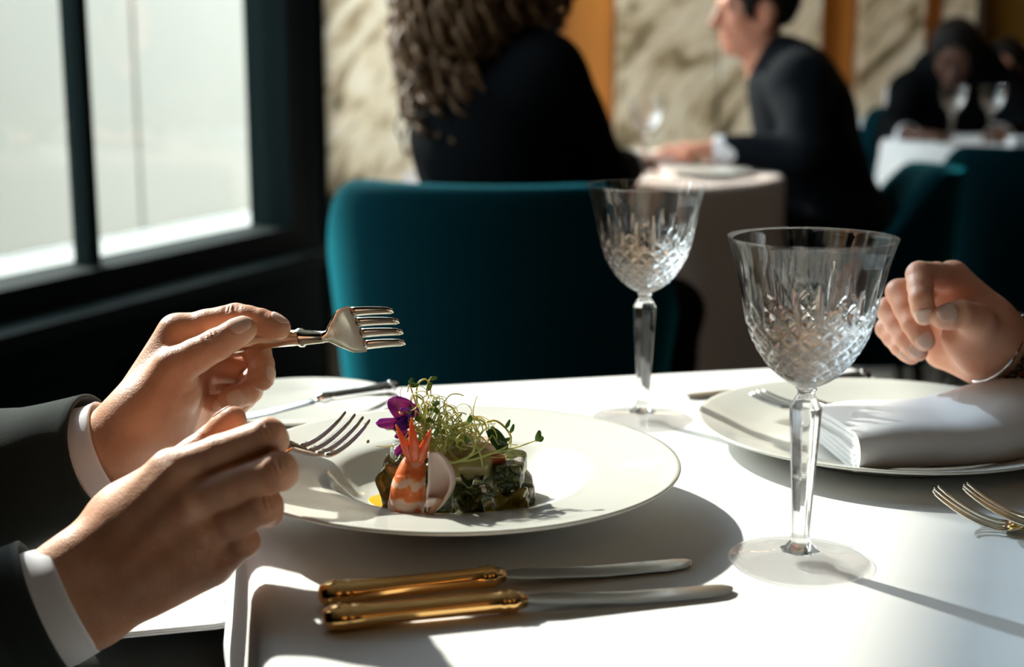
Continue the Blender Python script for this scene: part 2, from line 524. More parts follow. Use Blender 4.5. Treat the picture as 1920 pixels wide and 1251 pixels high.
def wall_with_window(name, winname, a, b, w0, w1, z0, z1, mull, bars, th=0.12, label='', wlabel=''):
    """wall from plan point a to b (room on its right-hand side seen from a to b); window between distances w0..w1 from a; room-side face on the line a-b"""
    a = np.array([*a, 0.0]); b = np.array([*b, 0.0]); L = np.linalg.norm(b - a)
    d = (b - a) / L; nrm = np.array([d[1], -d[0], 0])            # towards the room
    R = np.stack([d, nrm, np.array([0, 0, 1.0])], axis=1)
    mw = 0.014
    def bx(s0, s1, zz0, zz1, n0=-th, n1=0.0):
        c = a + d * (s0 + s1) / 2 + nrm * (n0 + n1) / 2 + np.array([0, 0, (zz0 + zz1) / 2])
        return box(c, (s1 - s0, n1 - n0, zz1 - zz0), R)
    W = struct(name, join([bx(0, w0, 0, ROOM_H), bx(w1, L, 0, ROOM_H), bx(w0, w1, 0, z0), bx(w0, w1, z1, ROOM_H)]), M['panel'], label, 'wall')
    # wainscot panels below the sill, proud of the wall
    for i in range(int((w1 - w0) / 0.75)):
        o = mobj('panel', *bx(w0 + 0.06 + 0.75 * i, w0 + 0.70 + 0.75 * i, 0.12, z0 - 0.14, 0.0, 0.012), M['panel'], W, smooth=False); bevel_obj(o, 0.004)
    win = empty(winname, tuple(a + d * w0)); tag(win, wlabel, 'window', kind='structure')
    f = 0.055
    fr = mobj('window_frame', *join([bx(w0, w1, z0, z0 + f, -0.09, 0.02), bx(w0, w1, z1 - f, z1, -0.09, 0.02),
                                     bx(w0, w0 + f, z0 + f, z1 - f, -0.09, 0.02), bx(w1 - f, w1, z0 + f, z1 - f, -0.09, 0.02)]), M['frame'], smooth=False)
    parent_keep(fr, win)
    sill = mobj('window_sill', *bx(w0 - 0.05, w1 + 0.05, z0 - 0.035, z0, -0.02, 0.10), M['frame'], smooth=False); bevel_obj(sill, 0.006); parent_keep(sill, win)
    prev = w0 + f
    for x in mull + [w1 - f + mw]:
        if x < w1 - f:
            parent_keep(mobj('mullion', *bx(x - mw, x + mw, z0 + f, z1 - f, -0.06, -0.02), M['frame'], smooth=False), win)
        parent_keep(mobj('pane', *bx(prev, x - mw, z0 + f, z1 - f, -0.04, -0.036), M['pane'], smooth=False), win)
        prev = x + mw
    return W, a, d, nrm

WA = (-2.99, -3.0); WB = (-0.467, 3.47)                 # window wall beside the table
WL = math.dist(WA, WB)
def wall_s(y): return (y - WA[1]) / (WB[1] - WA[1]) * WL
def wall_u(u, back=0.0):
    """distance along the window wall where photo column u meets it"""
    r = FW + (u - 960) / FPX * RT; w = np.array(WB) - np.array(WA); w /= WL
    s, t = np.linalg.solve(np.array([[w[0], -r[0]], [w[1], -r[1]]]), (CAM[:2] - np.array(WA) + back * np.array([w[1], -w[0]]))); return s
w_end = wall_u(477, 0.09) + 0.055
wall_with_window('wall_left', 'window_1', WA, WB, wall_s(1.25), w_end, 0.575, 2.70, [wall_u(172, 0.04)], 0,
                 label='dark panelled wall under and beside the big window', wlabel='tall dark-framed window with vertical mullions beside the dining table')
wall_with_window('wall_left_far', 'added_window', (-0.467, 3.475), (-0.955, 7.10), 0.14, 3.50, 0.35, 2.9, [1.25, 2.2], 0,  # unseen side window, added to light the marble and the round table
                 label='dark wall beyond the pier lighting the far tables', wlabel='unseen dark-framed window added beyond the pier to light the far tables')

def added_blind():  # unseen blind, added to half-shade the near right of the cloth
    w = (np.array(WB) - np.array(WA)) / WL; n2 = np.array([w[1], -w[0]])
    def at(s, n, z): q = np.array(WA) + w * s + n2 * n; return np.array([q[0], q[1], z])
    s0, s1 = wall_s(1.25) + 0.02, w_end - 0.02
    b = empty('added_blind', tuple(at(s0, 0.05, 2.72)), 0, 'unseen sheer blind added over the big window to soften the sun', 'blind')
    V = []; F = []
    for j in range(9):
        z = 2.70 - (2.70 - 1.945) * j / 8
        V += [at(s0, 0.045, z), at(s1, 0.045, z)]
    F = [(2 * j, 2 * j + 1, 2 * j + 3, 2 * j + 2) for j in range(8)]
    parent_keep(mobj('sheer', V, F, M['blind'], smooth=False), b)
    parent_keep(mobj('roller', *tube([at(s0, 0.05, 2.72), at(s1, 0.05, 2.72)], 0.022, 16), M['frame']), b)
    parent_keep(mobj('bottom_bar', *tube([at(s0, 0.045, 1.945), at(s1, 0.045, 1.945)], 0.006, 10), M['frame']), b)
added_blind()

# back wall: recessed backing with marble and wood panels standing proud of it
YB = 7.0
def ub(u): return (u - 960) / FPX * (YB * FW[1] + 0.03)
wb = struct('wall_back', box((1.945, YB + 0.11, ROOM_H / 2), (6.0, 0.10, ROOM_H)), M['darkwood'], 'back wall clad in cream marble and amber wood panels', 'wall')
def back_panel(nm, u0, u1, m, depth):
    x0, x1 = ub(u0), ub(u1)
    o = mobj(nm, *box(((x0 + x1) / 2, YB + 0.06 - depth / 2, ROOM_H / 2), (x1 - x0 - 0.008, depth, ROOM_H - 0.02)), M[m], wb, smooth=False)
    bevel_obj(o, 0.006)
for u0, u1 in ((585, 790), (790, 1038)): back_panel('marble_panel', u0, u1, 'marble', 0.10)
back_panel('wood_panel', 1038, 1152, 'wood', 0.03)
for u0, u1 in ((1152, 1342), (1342, 1530)): back_panel('marble_panel', u0, u1, 'marble', 0.16)
back_panel('wood_panel', 1530, 1602, 'wood', 0.03)
back_panel('marble_panel', 1602, 1722, 'marble', 0.14)
back_panel('wood_panel', 1722, 1762, 'wood', 0.03)
back_panel('marble_panel', 1762, 1820, 'marble', 0.10)
back_panel('wood_panel', 1820, 1836, 'darkwood', 0.13)
for k in range(6): back_panel('bronze_panel', 1836 + 180 * k, 2012 + 180 * k, 'bronze', 0.03)
struct('wall_right', box((4.95, 2.1, ROOM_H / 2), (0.10, 10.2, ROOM_H)), M['darkwood'], 'dark wooden wall on the far side of the room', 'wall')
struct('wall_front', box((1.1, -3.05, ROOM_H / 2), (8.2, 0.10, ROOM_H)), M['darkwood'], 'dark wooden wall facing the marble wall', 'wall')

# outside: pale rendered garden wall of panels and paving, sky above
d_ = np.array([WB[0] - WA[0], WB[1] - WA[1], 0]); d_ /= np.linalg.norm(d_); n_ = np.array([-d_[1], d_[0], 0])
Rw = np.stack([d_, n_, np.array([0, 0, 1.0])], axis=1)
base_ = np.array([WA[0], WA[1], 0]) + n_ * 3.4
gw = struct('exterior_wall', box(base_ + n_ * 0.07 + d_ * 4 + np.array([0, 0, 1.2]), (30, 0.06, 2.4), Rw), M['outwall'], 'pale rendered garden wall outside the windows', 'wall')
PW = 2.35
def seam_at():
    r = FW + (262 - 960) / FPX * RT; A = np.array([[d_[0], -r[0]], [d_[1], -r[1]]])
    s, t = np.linalg.solve(A, (CAM - base_)[:2]); return s
s0 = seam_at()
for k in range(-6, 6):
    c = base_ + d_ * (s0 + PW * (k + 0.5)) + np.array([0, 0, 1.25])
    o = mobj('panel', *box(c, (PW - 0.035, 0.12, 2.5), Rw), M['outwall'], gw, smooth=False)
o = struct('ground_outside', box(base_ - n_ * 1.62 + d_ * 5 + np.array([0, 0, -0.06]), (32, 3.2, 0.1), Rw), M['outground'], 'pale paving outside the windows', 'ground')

# warm chandelier out of shot (its bulbs glint in the gilt cutlery)
def chandelier(x, y, z, label):
    c = empty('chandelier', (x, y, ROOM_H), 0, label, 'chandelier', 'chandeliers of warm bulbs')
    mobj('stem', *tube([(0, 0, 0), (0, 0, z - ROOM_H)], 0.012, 12), M['brass'], c)
    arm = []
    for k in range(6):
        a = k * pi / 3
        p = np.array([0.26 * math.cos(a), 0.26 * math.sin(a), z - ROOM_H])
        arm.append(tube(catmull([(0, 0, z - ROOM_H), p * [0.5, 0.5, 1] + [0, 0, -0.06], p + [0, 0, 0]], 6), 0.006, 8))
        b = mobj('bulb', *lathe([(0, 0.065), (0.012, 0.06), (0.022, 0.045), (0.024, 0.03), (0.012, 0.008), (0.010, 0)], 16, tuple(p)), M['bulb'], c)
    mobj('arms', *join(arm), M['brass'], c)
    return c
chandelier(0.75, -0.75, 2.15, 'brass chandelier of warm bulbs hanging near the dining table')
chandelier(2.6, 5.9, 2.35, 'brass chandelier of warm bulbs hanging near the bronze wall')
chandelier(0.35, 6.2, 2.45, 'brass chandelier of warm bulbs hanging before the marble wall')
# ------------------------------------------------------------------ dining table, linen, china, glass, cutlery
T = 0.75
TA = np.array([-0.238, 1.143]); TB = np.array([0.306, 1.269])
ex = (TB - TA) / np.linalg.norm(TB - TA); ey = np.array([ex[1], -ex[0]])   # ey runs towards the camera
TW = np.linalg.norm(TB - TA); TD = 1.02
T_ROT = math.atan2(ex[1], ex[0])

def rounded_rect(w, d, r, n=8):
    pts = []
    for cx, cy, a0 in ((w / 2 - r, d / 2 - r, 0), (-w / 2 + r, d / 2 - r, pi / 2), (-w / 2 + r, -d / 2 + r, pi), (w / 2 - r, -d / 2 + r, 1.5 * pi)):
        for k in range(n + 1):
            a = a0 + k / n * pi / 2
            pts.append((cx + r * math.cos(a), cy + r * math.sin(a)))
    out = []
    for (x0, y0), (x1, y1) in zip(pts, pts[1:] + pts[:1]):          # even out long sides so folds can form
        L = math.dist((x0, y0), (x1, y1)); m = max(1, int(L / 0.02))
        out += [(x0 + (x1 - x0) * i / m, y0 + (y1 - y0) * i / m) for i in range(m)]
    return np.array(out)

def draped_cloth(name, outline, zt, drop, amp, waves, m, flare=0.15, edge_r=0.012, seed=1):
    """cloth over a table top: flat top, rounded edge, hanging folds; outline is the plan of the edge around (0,0)"""
    rg = np.random.default_rng(seed)
    n = len(outline); V = []; F = []
    seg = np.linalg.norm(np.roll(outline, -1, 0) - outline, axis=1); arc = np.concatenate([[0], np.cumsum(seg)[:-1]]) / seg.sum()
    tang = np.roll(outline, -1, 0) - np.roll(outline, 1, 0); tang /= np.linalg.norm(tang, axis=1)[:, None]
    nrm = np.stack([tang[:, 1], -tang[:, 0]], 1)
    wav = np.sin(2 * pi * waves * arc + rg.uniform(0, 6)) + 0.5 * np.sin(2 * pi * (waves * 2 + 1) * arc + rg.uniform(0, 6)) + 0.35 * np.sin(2 * pi * (waves - 3) * arc)
    rings = []
    for f in (0.3, 0.6, 0.85): rings.append((outline * f, zt))
    for k in range(6):
        a = k / 5 * pi / 2
        rings.append((outline - nrm * edge_r + nrm * edge_r * math.sin(a), zt - edge_r + edge_r * math.cos(a)))
    for k in range(1, 13):
        f = k / 12
        off = flare * drop * f + amp * wav * f ** 0.8
        rings.append((outline + nrm * off[:, None], zt - edge_r - (drop - edge_r) * f))
    V.append((0, 0, zt))
    for q, z in rings: V.extend([(x, y, z) for x, y in q])
    for k in range(n): F.append((0, 1 + k, 1 + (k + 1) % n))
    for i in range(len(rings) - 1):
        for k in range(n):
            k2 = (k + 1) % n
            F.append((1 + i * n + k, 1 + (i + 1) * n + k, 1 + (i + 1) * n + k2, 1 + i * n + k2))
    o = mobj(name, V, F, m)
    so = o.modifiers.new('thick', 'SOLIDIFY'); so.thickness = 0.0012; so.offset = -1
    return o

def pedestal_table(name, loc, rz, top_outline, label, group=None):
    t = empty(name, loc, rz, label, 'table', group)
    n = len(top_outline)
    o = mobj('tabletop', *loft([[(x, y, z) for x, y in top_outline * 0.985] for z in (T - 0.034, T - 0.0035)]), M['darkwood'], t, smooth=False)
    mobj('pedestal', *lathe([(0.05, 0.05), (0.035, 0.12), (0.035, 0.66), (0.06, T - 0.0345)], 24), M['black'], t)
    mobj('base', *lathe([(0, 0.0), (0.23, 0.0), (0.235, 0.012), (0.07, 0.035), (0.05, 0.05), (0, 0.05)], 32), M['black'], t)
    return t

tc_ = TA + ex * TW / 2 + ey * TD / 2
out1 = rounded_rect(TW, TD, 0.03)
pedestal_table('dining_table', (tc_[0], tc_[1], 0), T_ROT, out1, 'rectangular dining table under the crisp white cloth')
tcl = draped_cloth('tablecloth', out1, T, 0.105, 0.004, 17, M['cloth'], 0.10)
tcl.location = (tc_[0], tc_[1], 0); tcl.rotation_euler = (0, 0, T_ROT)
tag(tcl, 'crisp white linen tablecloth on the table with the plated food', 'tablecloth')

# ---- goblets of cut crystal
def make_goblet(name, label, group):
    g = empty(name, (0, 0, 0), 0, label, 'wine glass', group)
    zs = [0.1000, 0.1017, 0.1045, 0.1076, 0.1115, 0.116, 0.1247, 0.1347, 0.150, 0.168, 0.180]
    rs = [0.0075, 0.0113, 0.0150, 0.0187, 0.0222, 0.0254, 0.0305, 0.0338, 0.0368, 0.0408, 0.0446]
    nz, nt = 170, 288
    Z = np.linspace(zs[0], zs[-1], nz)
    def smooth(Zq):
        r = np.interp(Zq, zs, rs)
        return r
    Rr = smooth(Z); ker = np.ones(9) / 9
    Rp = np.pad(Rr, 4, mode='edge'); Rp[:4] = 2 * Rr[0] - Rr[4:0:-1]; Rp[-4:] = 2 * Rr[-1] - Rr[-2:-6:-1]
    Rr = np.convolve(Rp, ker, 'valid')
    th = np.linspace(0, 2 * pi, nt, endpoint=False)
    ZZ, TT = np.meshgrid(Z, th, indexing='ij')
    # diamond cuts: two families of slanted V grooves; lancet cuts above them
    n = 18
    arcz = np.concatenate([[0], np.cumsum(np.hypot(np.diff(Z), np.diff(Rr)))])
    S = np.interp(ZZ, Z, arcz)
    per = 2 * pi / n
    def vgroove(ph, w):
        q = np.abs((ph / per) % 1.0 - 0.5) * 2          # 0 at groove line
        return np.clip(1 - q / w, 0, 1)
    phi = np.concatenate([[0], np.cumsum(np.hypot(np.diff(Z), np.diff(Rr)) / (0.5 * (Rr[1:] + Rr[:-1])))])
    PH = np.interp(ZZ, Z, phi)
    gA = vgroove(TT + PH * 1.0, 0.62); gB = vgroove(TT - PH * 1.0, 0.62)
    top = 0.141 + 0.006 * np.cos(TT * 9)
    band = np.clip((top - ZZ) / 0.003, 0, 1) * np.clip((ZZ - 0.1055) / 0.004, 0, 1)
    D = 0.0013 * np.maximum(gA, gB) * band
    lf = 21
    per2 = 2 * pi / lf
    idx = np.floor(TT / per2).astype(int)
    hgt = np.array([0.163, 0.150, 0.157])[idx % 3]; lo = 0.126
    tz = np.clip((ZZ - lo) / (hgt - lo), 0, 1)
    wdt = np.sin(pi * np.clip(tz, 0.0, 1.0)) ** 0.9 * 0.42 + 1e-3
    q = np.abs((TT / per2) % 1.0 - 0.5) * 2
    D = np.maximum(D, 0.0012 * np.clip(1 - q / wdt, 0, 1) * np.minimum(1, wdt * 2) * ((ZZ > lo) & (ZZ < hgt)))
    RO = Rr[:, None] - D
    X = RO * np.cos(TT); Y = RO * np.sin(TT)
    V = [np.array([0, 0, 0.0988])] + list(np.stack([X, Y, ZZ], -1).reshape(-1, 3))
    F = []
    def ring(i): return 1 + i * nt
    for k in range(nt): F.append((0, ring(0) + (k + 1) % nt, ring(0) + k))
    # inner wall
    zi = np.linspace(Z[-1] - 0.0004, 0.1052, 46)
    ri = np.interp(zi, Z, Rr) - 0.0019 - 0.0006 * np.clip((0.15 - zi) / 0.045, 0, 1)
    ri[0] += 0.0006
    inner = [(max(r, 0.0006), z) for r, z in zip(ri, zi)]
    st = nz
    for r, z in inner:
        V += [np.array([r * math.cos(a), r * math.sin(a), z]) for a in th]
    V.append(np.array([0, 0, 0.1046]))
    K = np.arange(nt); K2 = (K + 1) % nt
    quads = []
    for i in range(nz + len(inner) - 1):
        quads.append(np.stack([ring(i) + K, ring(i) + K2, ring(i + 1) + K2, ring(i + 1) + K], 1))
    F += [tuple(x) for x in np.vstack(quads)]
    last = ring(nz + len(inner) - 1)
    for k in range(nt): F.append((last + k, last + (k + 1) % nt, len(V) - 1))
    bo = mobj('bowl', V, F, M['glass_clear'], g); bo.data.materials.append(M['glass_cut'])
    cut = (D[:-1] + D[1:] + np.roll(D, -1, 1)[:-1] + np.roll(D, -1, 1)[1:]) > 2e-4
    cut = (cut | (ZZ[:-1] < 0.137)).reshape(-1)
    mi = np.zeros(len(F), np.int32); mi[nt:nt + len(cut)] = cut; bo.data.polygons.foreach_set('material_index', mi)
    st = mobj('stem', *lathe([(0, 0.0986), (0.0062, 0.0982), (0.0047, 0.096), (0.0050, 0.0945), (0.0070, 0.0915), (0.0090, 0.088), (0.0074, 0.060),
                              (0.0049, 0.017), (0.0056, 0.0122), (0.0085, 0.0085), (0.0115, 0.0070), (0, 0.0068)], 8, phase=pi / 8), M['glass'], g, smooth=False)
    fix_normals(st); bevel_obj(st, 0.0005, 2)
    ft = mobj('foot', *lathe([(0, 0.0066), (0.012, 0.0064), (0.020, 0.0042), (0.030, 0.0031), (0.037, 0.0026), (0.0388, 0.0018), (0.0384, 0.0008), (0.036, 0.0005), (0, 0.0005)], 72), M['glass_foot'], g)
    fix_normals(ft); fix_normals(g.children[0])
    return g
G_NEAR = make_goblet('crystal_goblet', 'cut crystal goblet in front of the plate with the folded napkin', 'crystal goblets')
gp = onz(1499, 1054, T); G_NEAR.location = (gp[0], gp[1], T + 0.0003)
def goblet_at(p, label, sc=1.0, rz=0.3):
    c = copy_tree(G_NEAR); c.location = tuple(p); c.rotation_euler = (0, 0, rz); c['label'] = label
    c.scale = (sc, sc, sc)
    return c
p = onz(1205, 789, T)
goblet_at((p[0], p[1], T + 0.0003), 'cut crystal goblet standing behind the wide-rimmed food plate', 1.0, 0.1)

# ---- plates
def plate(name, prof, c, label, n=128):
    o = mobj(name, *lathe(prof, n), M['porcelain'])
    o.location = (c[0], c[1], T + 0.0004)
    fix_normals(o)
    return tag(o, label, 'plate')
PC = (-0.033, 0.838)
plate('soup_plate', [(0, 0.0075), (0.040, 0.0075), (0.054, 0.0085), (0.063, 0.0115), (0.071, 0.0175), (0.0765, 0.0225), (0.081, 0.0245), (0.088, 0.0252),
                     (0.115, 0.0285), (0.132, 0.0318), (0.1347, 0.0322), (0.1352, 0.0312), (0.1345, 0.0298), (0.130, 0.0285), (0.110, 0.0245), (0.088, 0.0213),
                     (0.080, 0.0195), (0.073, 0.0135), (0.065, 0.0075), (0.052, 0.0042), (0.0500, 0.0008), (0.0485, 0.0), (0.046, 0.0008), (0.0455, 0.0035), (0, 0.0038)],
      PC, 'wide-rimmed white soup plate holding the prawn dish')
RC = (0.265, 0.984)
plate('charger_plate', [(0, 0.0075), (0.080, 0.0078), (0.095, 0.0100), (0.112, 0.0150), (0.129, 0.0192), (0.1315, 0.0196), (0.132, 0.0186), (0.130, 0.0172), (0.112, 0.0122),
                        (0.097, 0.0072), (0.085, 0.0045), (0.080, 0.0008), (0.078, 0.0), (0.075, 0.0008), (0.074, 0.0035), (0, 0.004)],
      RC, 'white dinner plate holding a folded white napkin and a fork')
SC_ = (-0.163, 1.072)
plate('side_plate', [(0, 0.005), (0.045, 0.005), (0.055, 0.0075), (0.073, 0.0125), (0.0755, 0.0128), (0.0755, 0.0115), (0.070, 0.0100), (0.055, 0.005), (0.047, 0.003), (0.044, 0.0), (0.042, 0.0), (0.041, 0.003), (0, 0.003)],
      SC_, 'small white side plate with a butter knife across it')

# ---- cutlery
def sect(x, w, t, z, n=16, sag=0.0, sq=1.0):
    out = []
    for k in range(n):
        a = 2 * pi * k / n
        c, s_ = math.cos(a), math.sin(a)
        y = w * math.copysign(abs(c) ** sq, c); zz = t * math.copysign(abs(s_) ** sq, s_)
        out.append((x, y, z + zz + sag * (y / (w + 1e-9)) ** 2))
    return out

def make_fork(name, hl, W, hd, tl, label, mh, mt, rise=0.014, ornate=False, group=None, tw=None, hdir=None, blunt=0.45):
    """fork along +x from the handle end (0) to the tine tips; concave side up"""
    g = empty(name, (0, 0, 0), 0, label, 'fork', group)
    S = []
    for x, w, t in ((0, 0.004, 0.0016), (0.004, 0.0085, 0.0024), (0.012, 0.0100, 0.0026), (hl * 0.35, 0.0075, 0.0028), (hl * 0.62, 0.0056, 0.0030),
                    (hl * 0.78, 0.0050, 0.0034), (hl * 0.80, 0.0060, 0.0042), (hl * 0.83, 0.0060, 0.0042), (hl * 0.85, 0.0046, 0.0034), (hl, 0.0036, 0.0030)):
        S.append(sect(x, w, t, 0.003 + 0.006 * (x / hl) ** 2, sq=0.7))
    VF = loft(S)
    if hdir is not None:                                     # bent neck: swing the handle about its joint with the head
        pv = np.array([hl, 0, 0.009]); Rh = rot_axes(hdir); VF = ([tuple(Rh @ (np.array(q) - pv) + pv) for q in VF[0]], VF[1])
    hnd = o = mobj('handle', *VF, mh, g); auto_sharp(o, 50)
    S = []; z0 = 0.009
    for f, w, t, z, sg in ((0, 0.0036, 0.0030, 0, 0), (0.12, 0.0040, 0.0028, -0.0005, 0), (0.35, W * 0.30, 0.0020, -0.0028, 0.0012), (0.6, W * 0.46, 0.0013, -0.0055, 0.0020),
                           (0.8, W * 0.5, 0.0011, -0.0066, 0.0022), (1.0, W * 0.5, 0.0010, -0.0068, 0.0018)):
        S.append(sect(hl + hd * f, w, t, z0 + z, sag=sg, n=20))
    head_o = o = mobj('head', *loft(S), mt, g); auto_sharp(o, 60)
    tw = tw or W / 4 * 0.34
    for k in range(4):
        y0 = (k - 1.5) / 4 * W * 0.98
        S = []
        for i in range(9):
            f = i / 8
            w = tw * (1 - blunt * f ** 1.5) if i < 8 else tw * (1 - blunt) * 0.6
            z = z0 - 0.0066 + rise * f ** 1.8 + 0.0018 * (y0 / (W / 2)) ** 2 * (1 - f)
            S.append([(q[0], q[1] + y0 * (1 - 0.06 * f), q[2]) for q in sect(hl + hd * 0.97 + tl * f * (1 - 0.04 * (abs(k - 1.5) > 1)), w, 0.0010 + 0.0002 * (1 - f), z, n=10)])
        o = mobj('tine', *loft(S), mt, head_o)
    if ornate:
        for k in range(5):
            y0 = (k - 2) / 5 * W * 0.8; x0 = hl + hd * (0.45 + 0.10 * (k % 2))
            o = mobj('ornament', *tube(catmull([(x0 - 0.010, y0, 0.0068), (x0 - 0.002, y0 * 1.1, 0.0058), (x0 + 0.007, y0 * 1.2, 0.0048)], 4), [0.0006, 0.0013, 0.0005], 8), mh, head_o)
        r = mobj('ornament', *tube([(hl + 0.001 + 0.0055 * math.cos(a), 0.0046 * math.sin(a), 0.0108) for a in np.linspace(0, 2 * pi, 24)], 0.0008, 6), mh, hnd)
    return g

def place(g, R, t):
    g.rotation_mode = 'XYZ'
    Mx = Matrix([[*R[0], t[0]], [*R[1], t[1]], [*R[2], t[2]], [0, 0, 0, 1]])
    g.matrix_world = Mx
    return g

def place_at(g, local, world, x_dir, z_up):
    R = rot_axes(x_dir, z_up); t = np.array(world) - R @ np.array(local)
    return place(g, R, t)

# fork held level by the far hand, its face to the camera
FU = make_fork('dinner_fork', 0.090, 0.0335, 0.022, 0.030, 'polished silver fork held level in the raised hand', M['silver'], M['silver'], rise=0.004, tw=0.0033, blunt=0.22)
fu_base = px(607, 632, 0.876)
fu_dir = px(748, 617, 0.858) - fu_base; fu_dir /= np.linalg.norm(fu_dir)
place_at(FU, (0.090, 0, 0.009), fu_base, fu_dir, (0.18, -0.93, -0.28))
# fork dipping over the plate in the near hand
fr_base = px(541, 836, 0.787)
fr_dir = px(652, 816, 0.828) - fr_base; fr_dir /= np.linalg.norm(fr_dir)
fr_w = px(670, 797, 0.824) - px(617, 777, 0.838); fr_up = np.cross(fr_dir, fr_w); fr_up *= np.sign(fr_up[2])
fr_R = rot_axes(fr_dir, fr_up)
FR_ = make_fork('dinner_fork', 0.075, 0.0270, 0.022, 0.036, 'dark gleaming fork tilted over the plate in the lowered hand', M['rose'], M['rose'], rise=0.017, tw=0.0026,
                hdir=fr_R.T @ (fr_base - px(400, 898, 0.752)))
place_at(FR_, (0.075, 0, 0.009), fr_base, fr_dir, fr_up)
# gilt forks beside the right-hand plate
for i, (dx, dy, dz, ro) in enumerate(((0, 0, 0, 0.0), (0.0150, -0.0085, 0.0052, 0.05))):
    f = make_fork('gilt_fork', 0.12, 0.0225, 0.020, 0.042, ('gilt fork lying beside the napkin plate, tines up', 'gilt fork resting on top of another gilt fork')[i], M['gold_dark'], M['silver'],
                  rise=0.018, ornate=True, tw=0.0013)
    tip = onz(1774, 903, 0.776); root = onz(1884, 976, 0.7565)
    d = root - tip; d[2] = 0; d /= np.linalg.norm(d); c, s_ = math.cos(ro), math.sin(ro); d = np.array([c * d[0] - s_ * d[1], s_ * d[0] + c * d[1], 0])
    place_at(f, (0.12 + 0.020, 0, 0.0022), np.array([root[0] + dx, root[1] + dy, T + 0.0018 + dz]), -d, (0, 0, 1))
# fork lying on the napkin plate
f = make_fork('dinner_fork', 0.075, 0.024, 0.018, 0.036, 'silver fork lying on the plate with the folded napkin', M['steel'], M['steel'], rise=0.006, tw=0.0023)
a, b = onz(1412, 742, 0.772), onz(1606, 782, 0.772)
d = a - b; d[2] = 0; d /= np.linalg.norm(d)
place_at(f, (0.129, 0, 0.005), np.array([a[0], a[1], 0.772]), d, (0, 0, 1))

def make_knife(name, hl, bl, label, mh, mb, group=None, hw=1.0):
    """knife along +x, flat on the table; rests on z = 0"""
    g = empty(name, (0, 0, 0), 0, label, 'knife', group)
    S = []
    prof = [(0, 0.0025, 0.0025), (0.0012, 0.0055, 0.0045), (0.004, 0.0078, 0.0058), (0.008, 0.0088, 0.0062), (0.012, 0.0088, 0.0062), (0.0135, 0.0080, 0.0056), (0.015, 0.0086, 0.0060),
            (0.022, 0.0080, 0.0056), (hl * 0.45, 0.0064, 0.0050), (hl * 0.78, 0.0060, 0.0050), (hl * 0.86, 0.0060, 0.0050), (hl * 0.87, 0.0070, 0.0056), (hl * 0.89, 0.0070, 0.0056), (hl * 0.90, 0.0062, 0.0050),
            (hl * 0.915, 0.0072, 0.0058), (hl * 0.94, 0.0072, 0.0058), (hl * 0.95, 0.0060, 0.0048), (hl, 0.0048, 0.0034)]
    for x, w, t in prof:
        ring = []
        n = 40
        for k in range(n):
            a = 2 * pi * k / n
            fl = 1 - (0.05 * (0.5 + 0.5 * math.cos(a * 10)) if 0.02 < x < hl * 0.86 else 0)      # fluting
            ring.append((x, w * hw * fl * math.cos(a), 0.0062 + t * fl * math.sin(a)))
        S.append(ring)
    hnd = mobj('handle', *loft(S), mh, g)
    beads = []
    for k in range(5):
        a = -0.3 + k * 0.45
        q = lathe([(0, 0.0014), (0.0010, 0.0010), (0.0014, 0), (0.0010, -0.0010), (0, -0.0014)], 8, (0.0075 + 0.0015 * math.sin(a * 2), 0.0078 * hw * math.cos(a + 0.3), 0.0062 + 0.0056 * math.sin(a + 0.3)))
        beads.append(q)
    bd = fix_normals(mobj('bead_trim', *join(beads), mh, hnd)); bd['kind'] = 'stuff'
    S = []
    for f, y0, y1 in ((0, -0.0036, 0.0036), (0.04, -0.0060, 0.0066), (0.12, -0.0076, 0.0082), (0.5, -0.0090, 0.0088), (0.84, -0.0088, 0.0086), (0.93, -0.0076, 0.0082), (0.975, -0.0050, 0.0070), (1.0, -0.0005, 0.0035)):
        x = hl - 0.001 + bl * f; t = 0.0011 - 0.0004 * f; z = 0.0062 - 0.0046 * min(1, f * 1.6)
        n = 16; yc, w = (y0 + y1) / 2, (y1 - y0) / 2
        S.append([(x, yc + w * math.cos(2 * pi * k / n), z + t * math.sin(2 * pi * k / n)) for k in range(n)])
    o = mobj('blade', *loft(S), mb, g); auto_sharp(o, 50)
    return g
for (ua, va), (ub_, vb), nm in (((597, 1118), (1300, 1054), 'gilt-handled knife lying beside the soup plate'), ((605, 1163), (1378, 1104), 'gilt-handled knife on the table edge side of its twin')):
    a = onz(ua, va, T + 0.006); b = onz(ub_, vb, T + 0.002)
    L = np.linalg.norm((b - a)[:2])
    k = make_knife('gilt_knife', L * 0.475, L * 0.525, nm, M['gold'], M['steel'], 'pair of gilt knives')
    d = b - a; d[2] = 0
    place_at(k, (0, 0, 0), (a[0], a[1], T + 0.0004), d, (0, 0, 1))
k = make_knife('butter_knife', 0.072, 0.082, 'slim dark butter knife lying across the side plate', M['chrome'], M['steel'], hw=0.6)
a, b = onz(748, 729, 0.768), onz(474, 771, 0.768); d = b - a; d[2] = 0
place_at(k, (0, 0, 0), (a[0], a[1], T + 0.0128), d, (0, 0, 1))
k = make_knife('table_knife', 0.07, 0.10, 'dark steel knife on the cloth behind the napkin plate', M['steel'], M['steel'], hw=0.6)
a, b = onz(1450, 735, T), onz(1284, 743, T + 0.002); d = b - a; d[2] = 0; d /= np.linalg.norm(d)
place_at(k, (0.17, 0, 0), (b[0], b[1], T + 0.0004), d, (0, 0, 1))

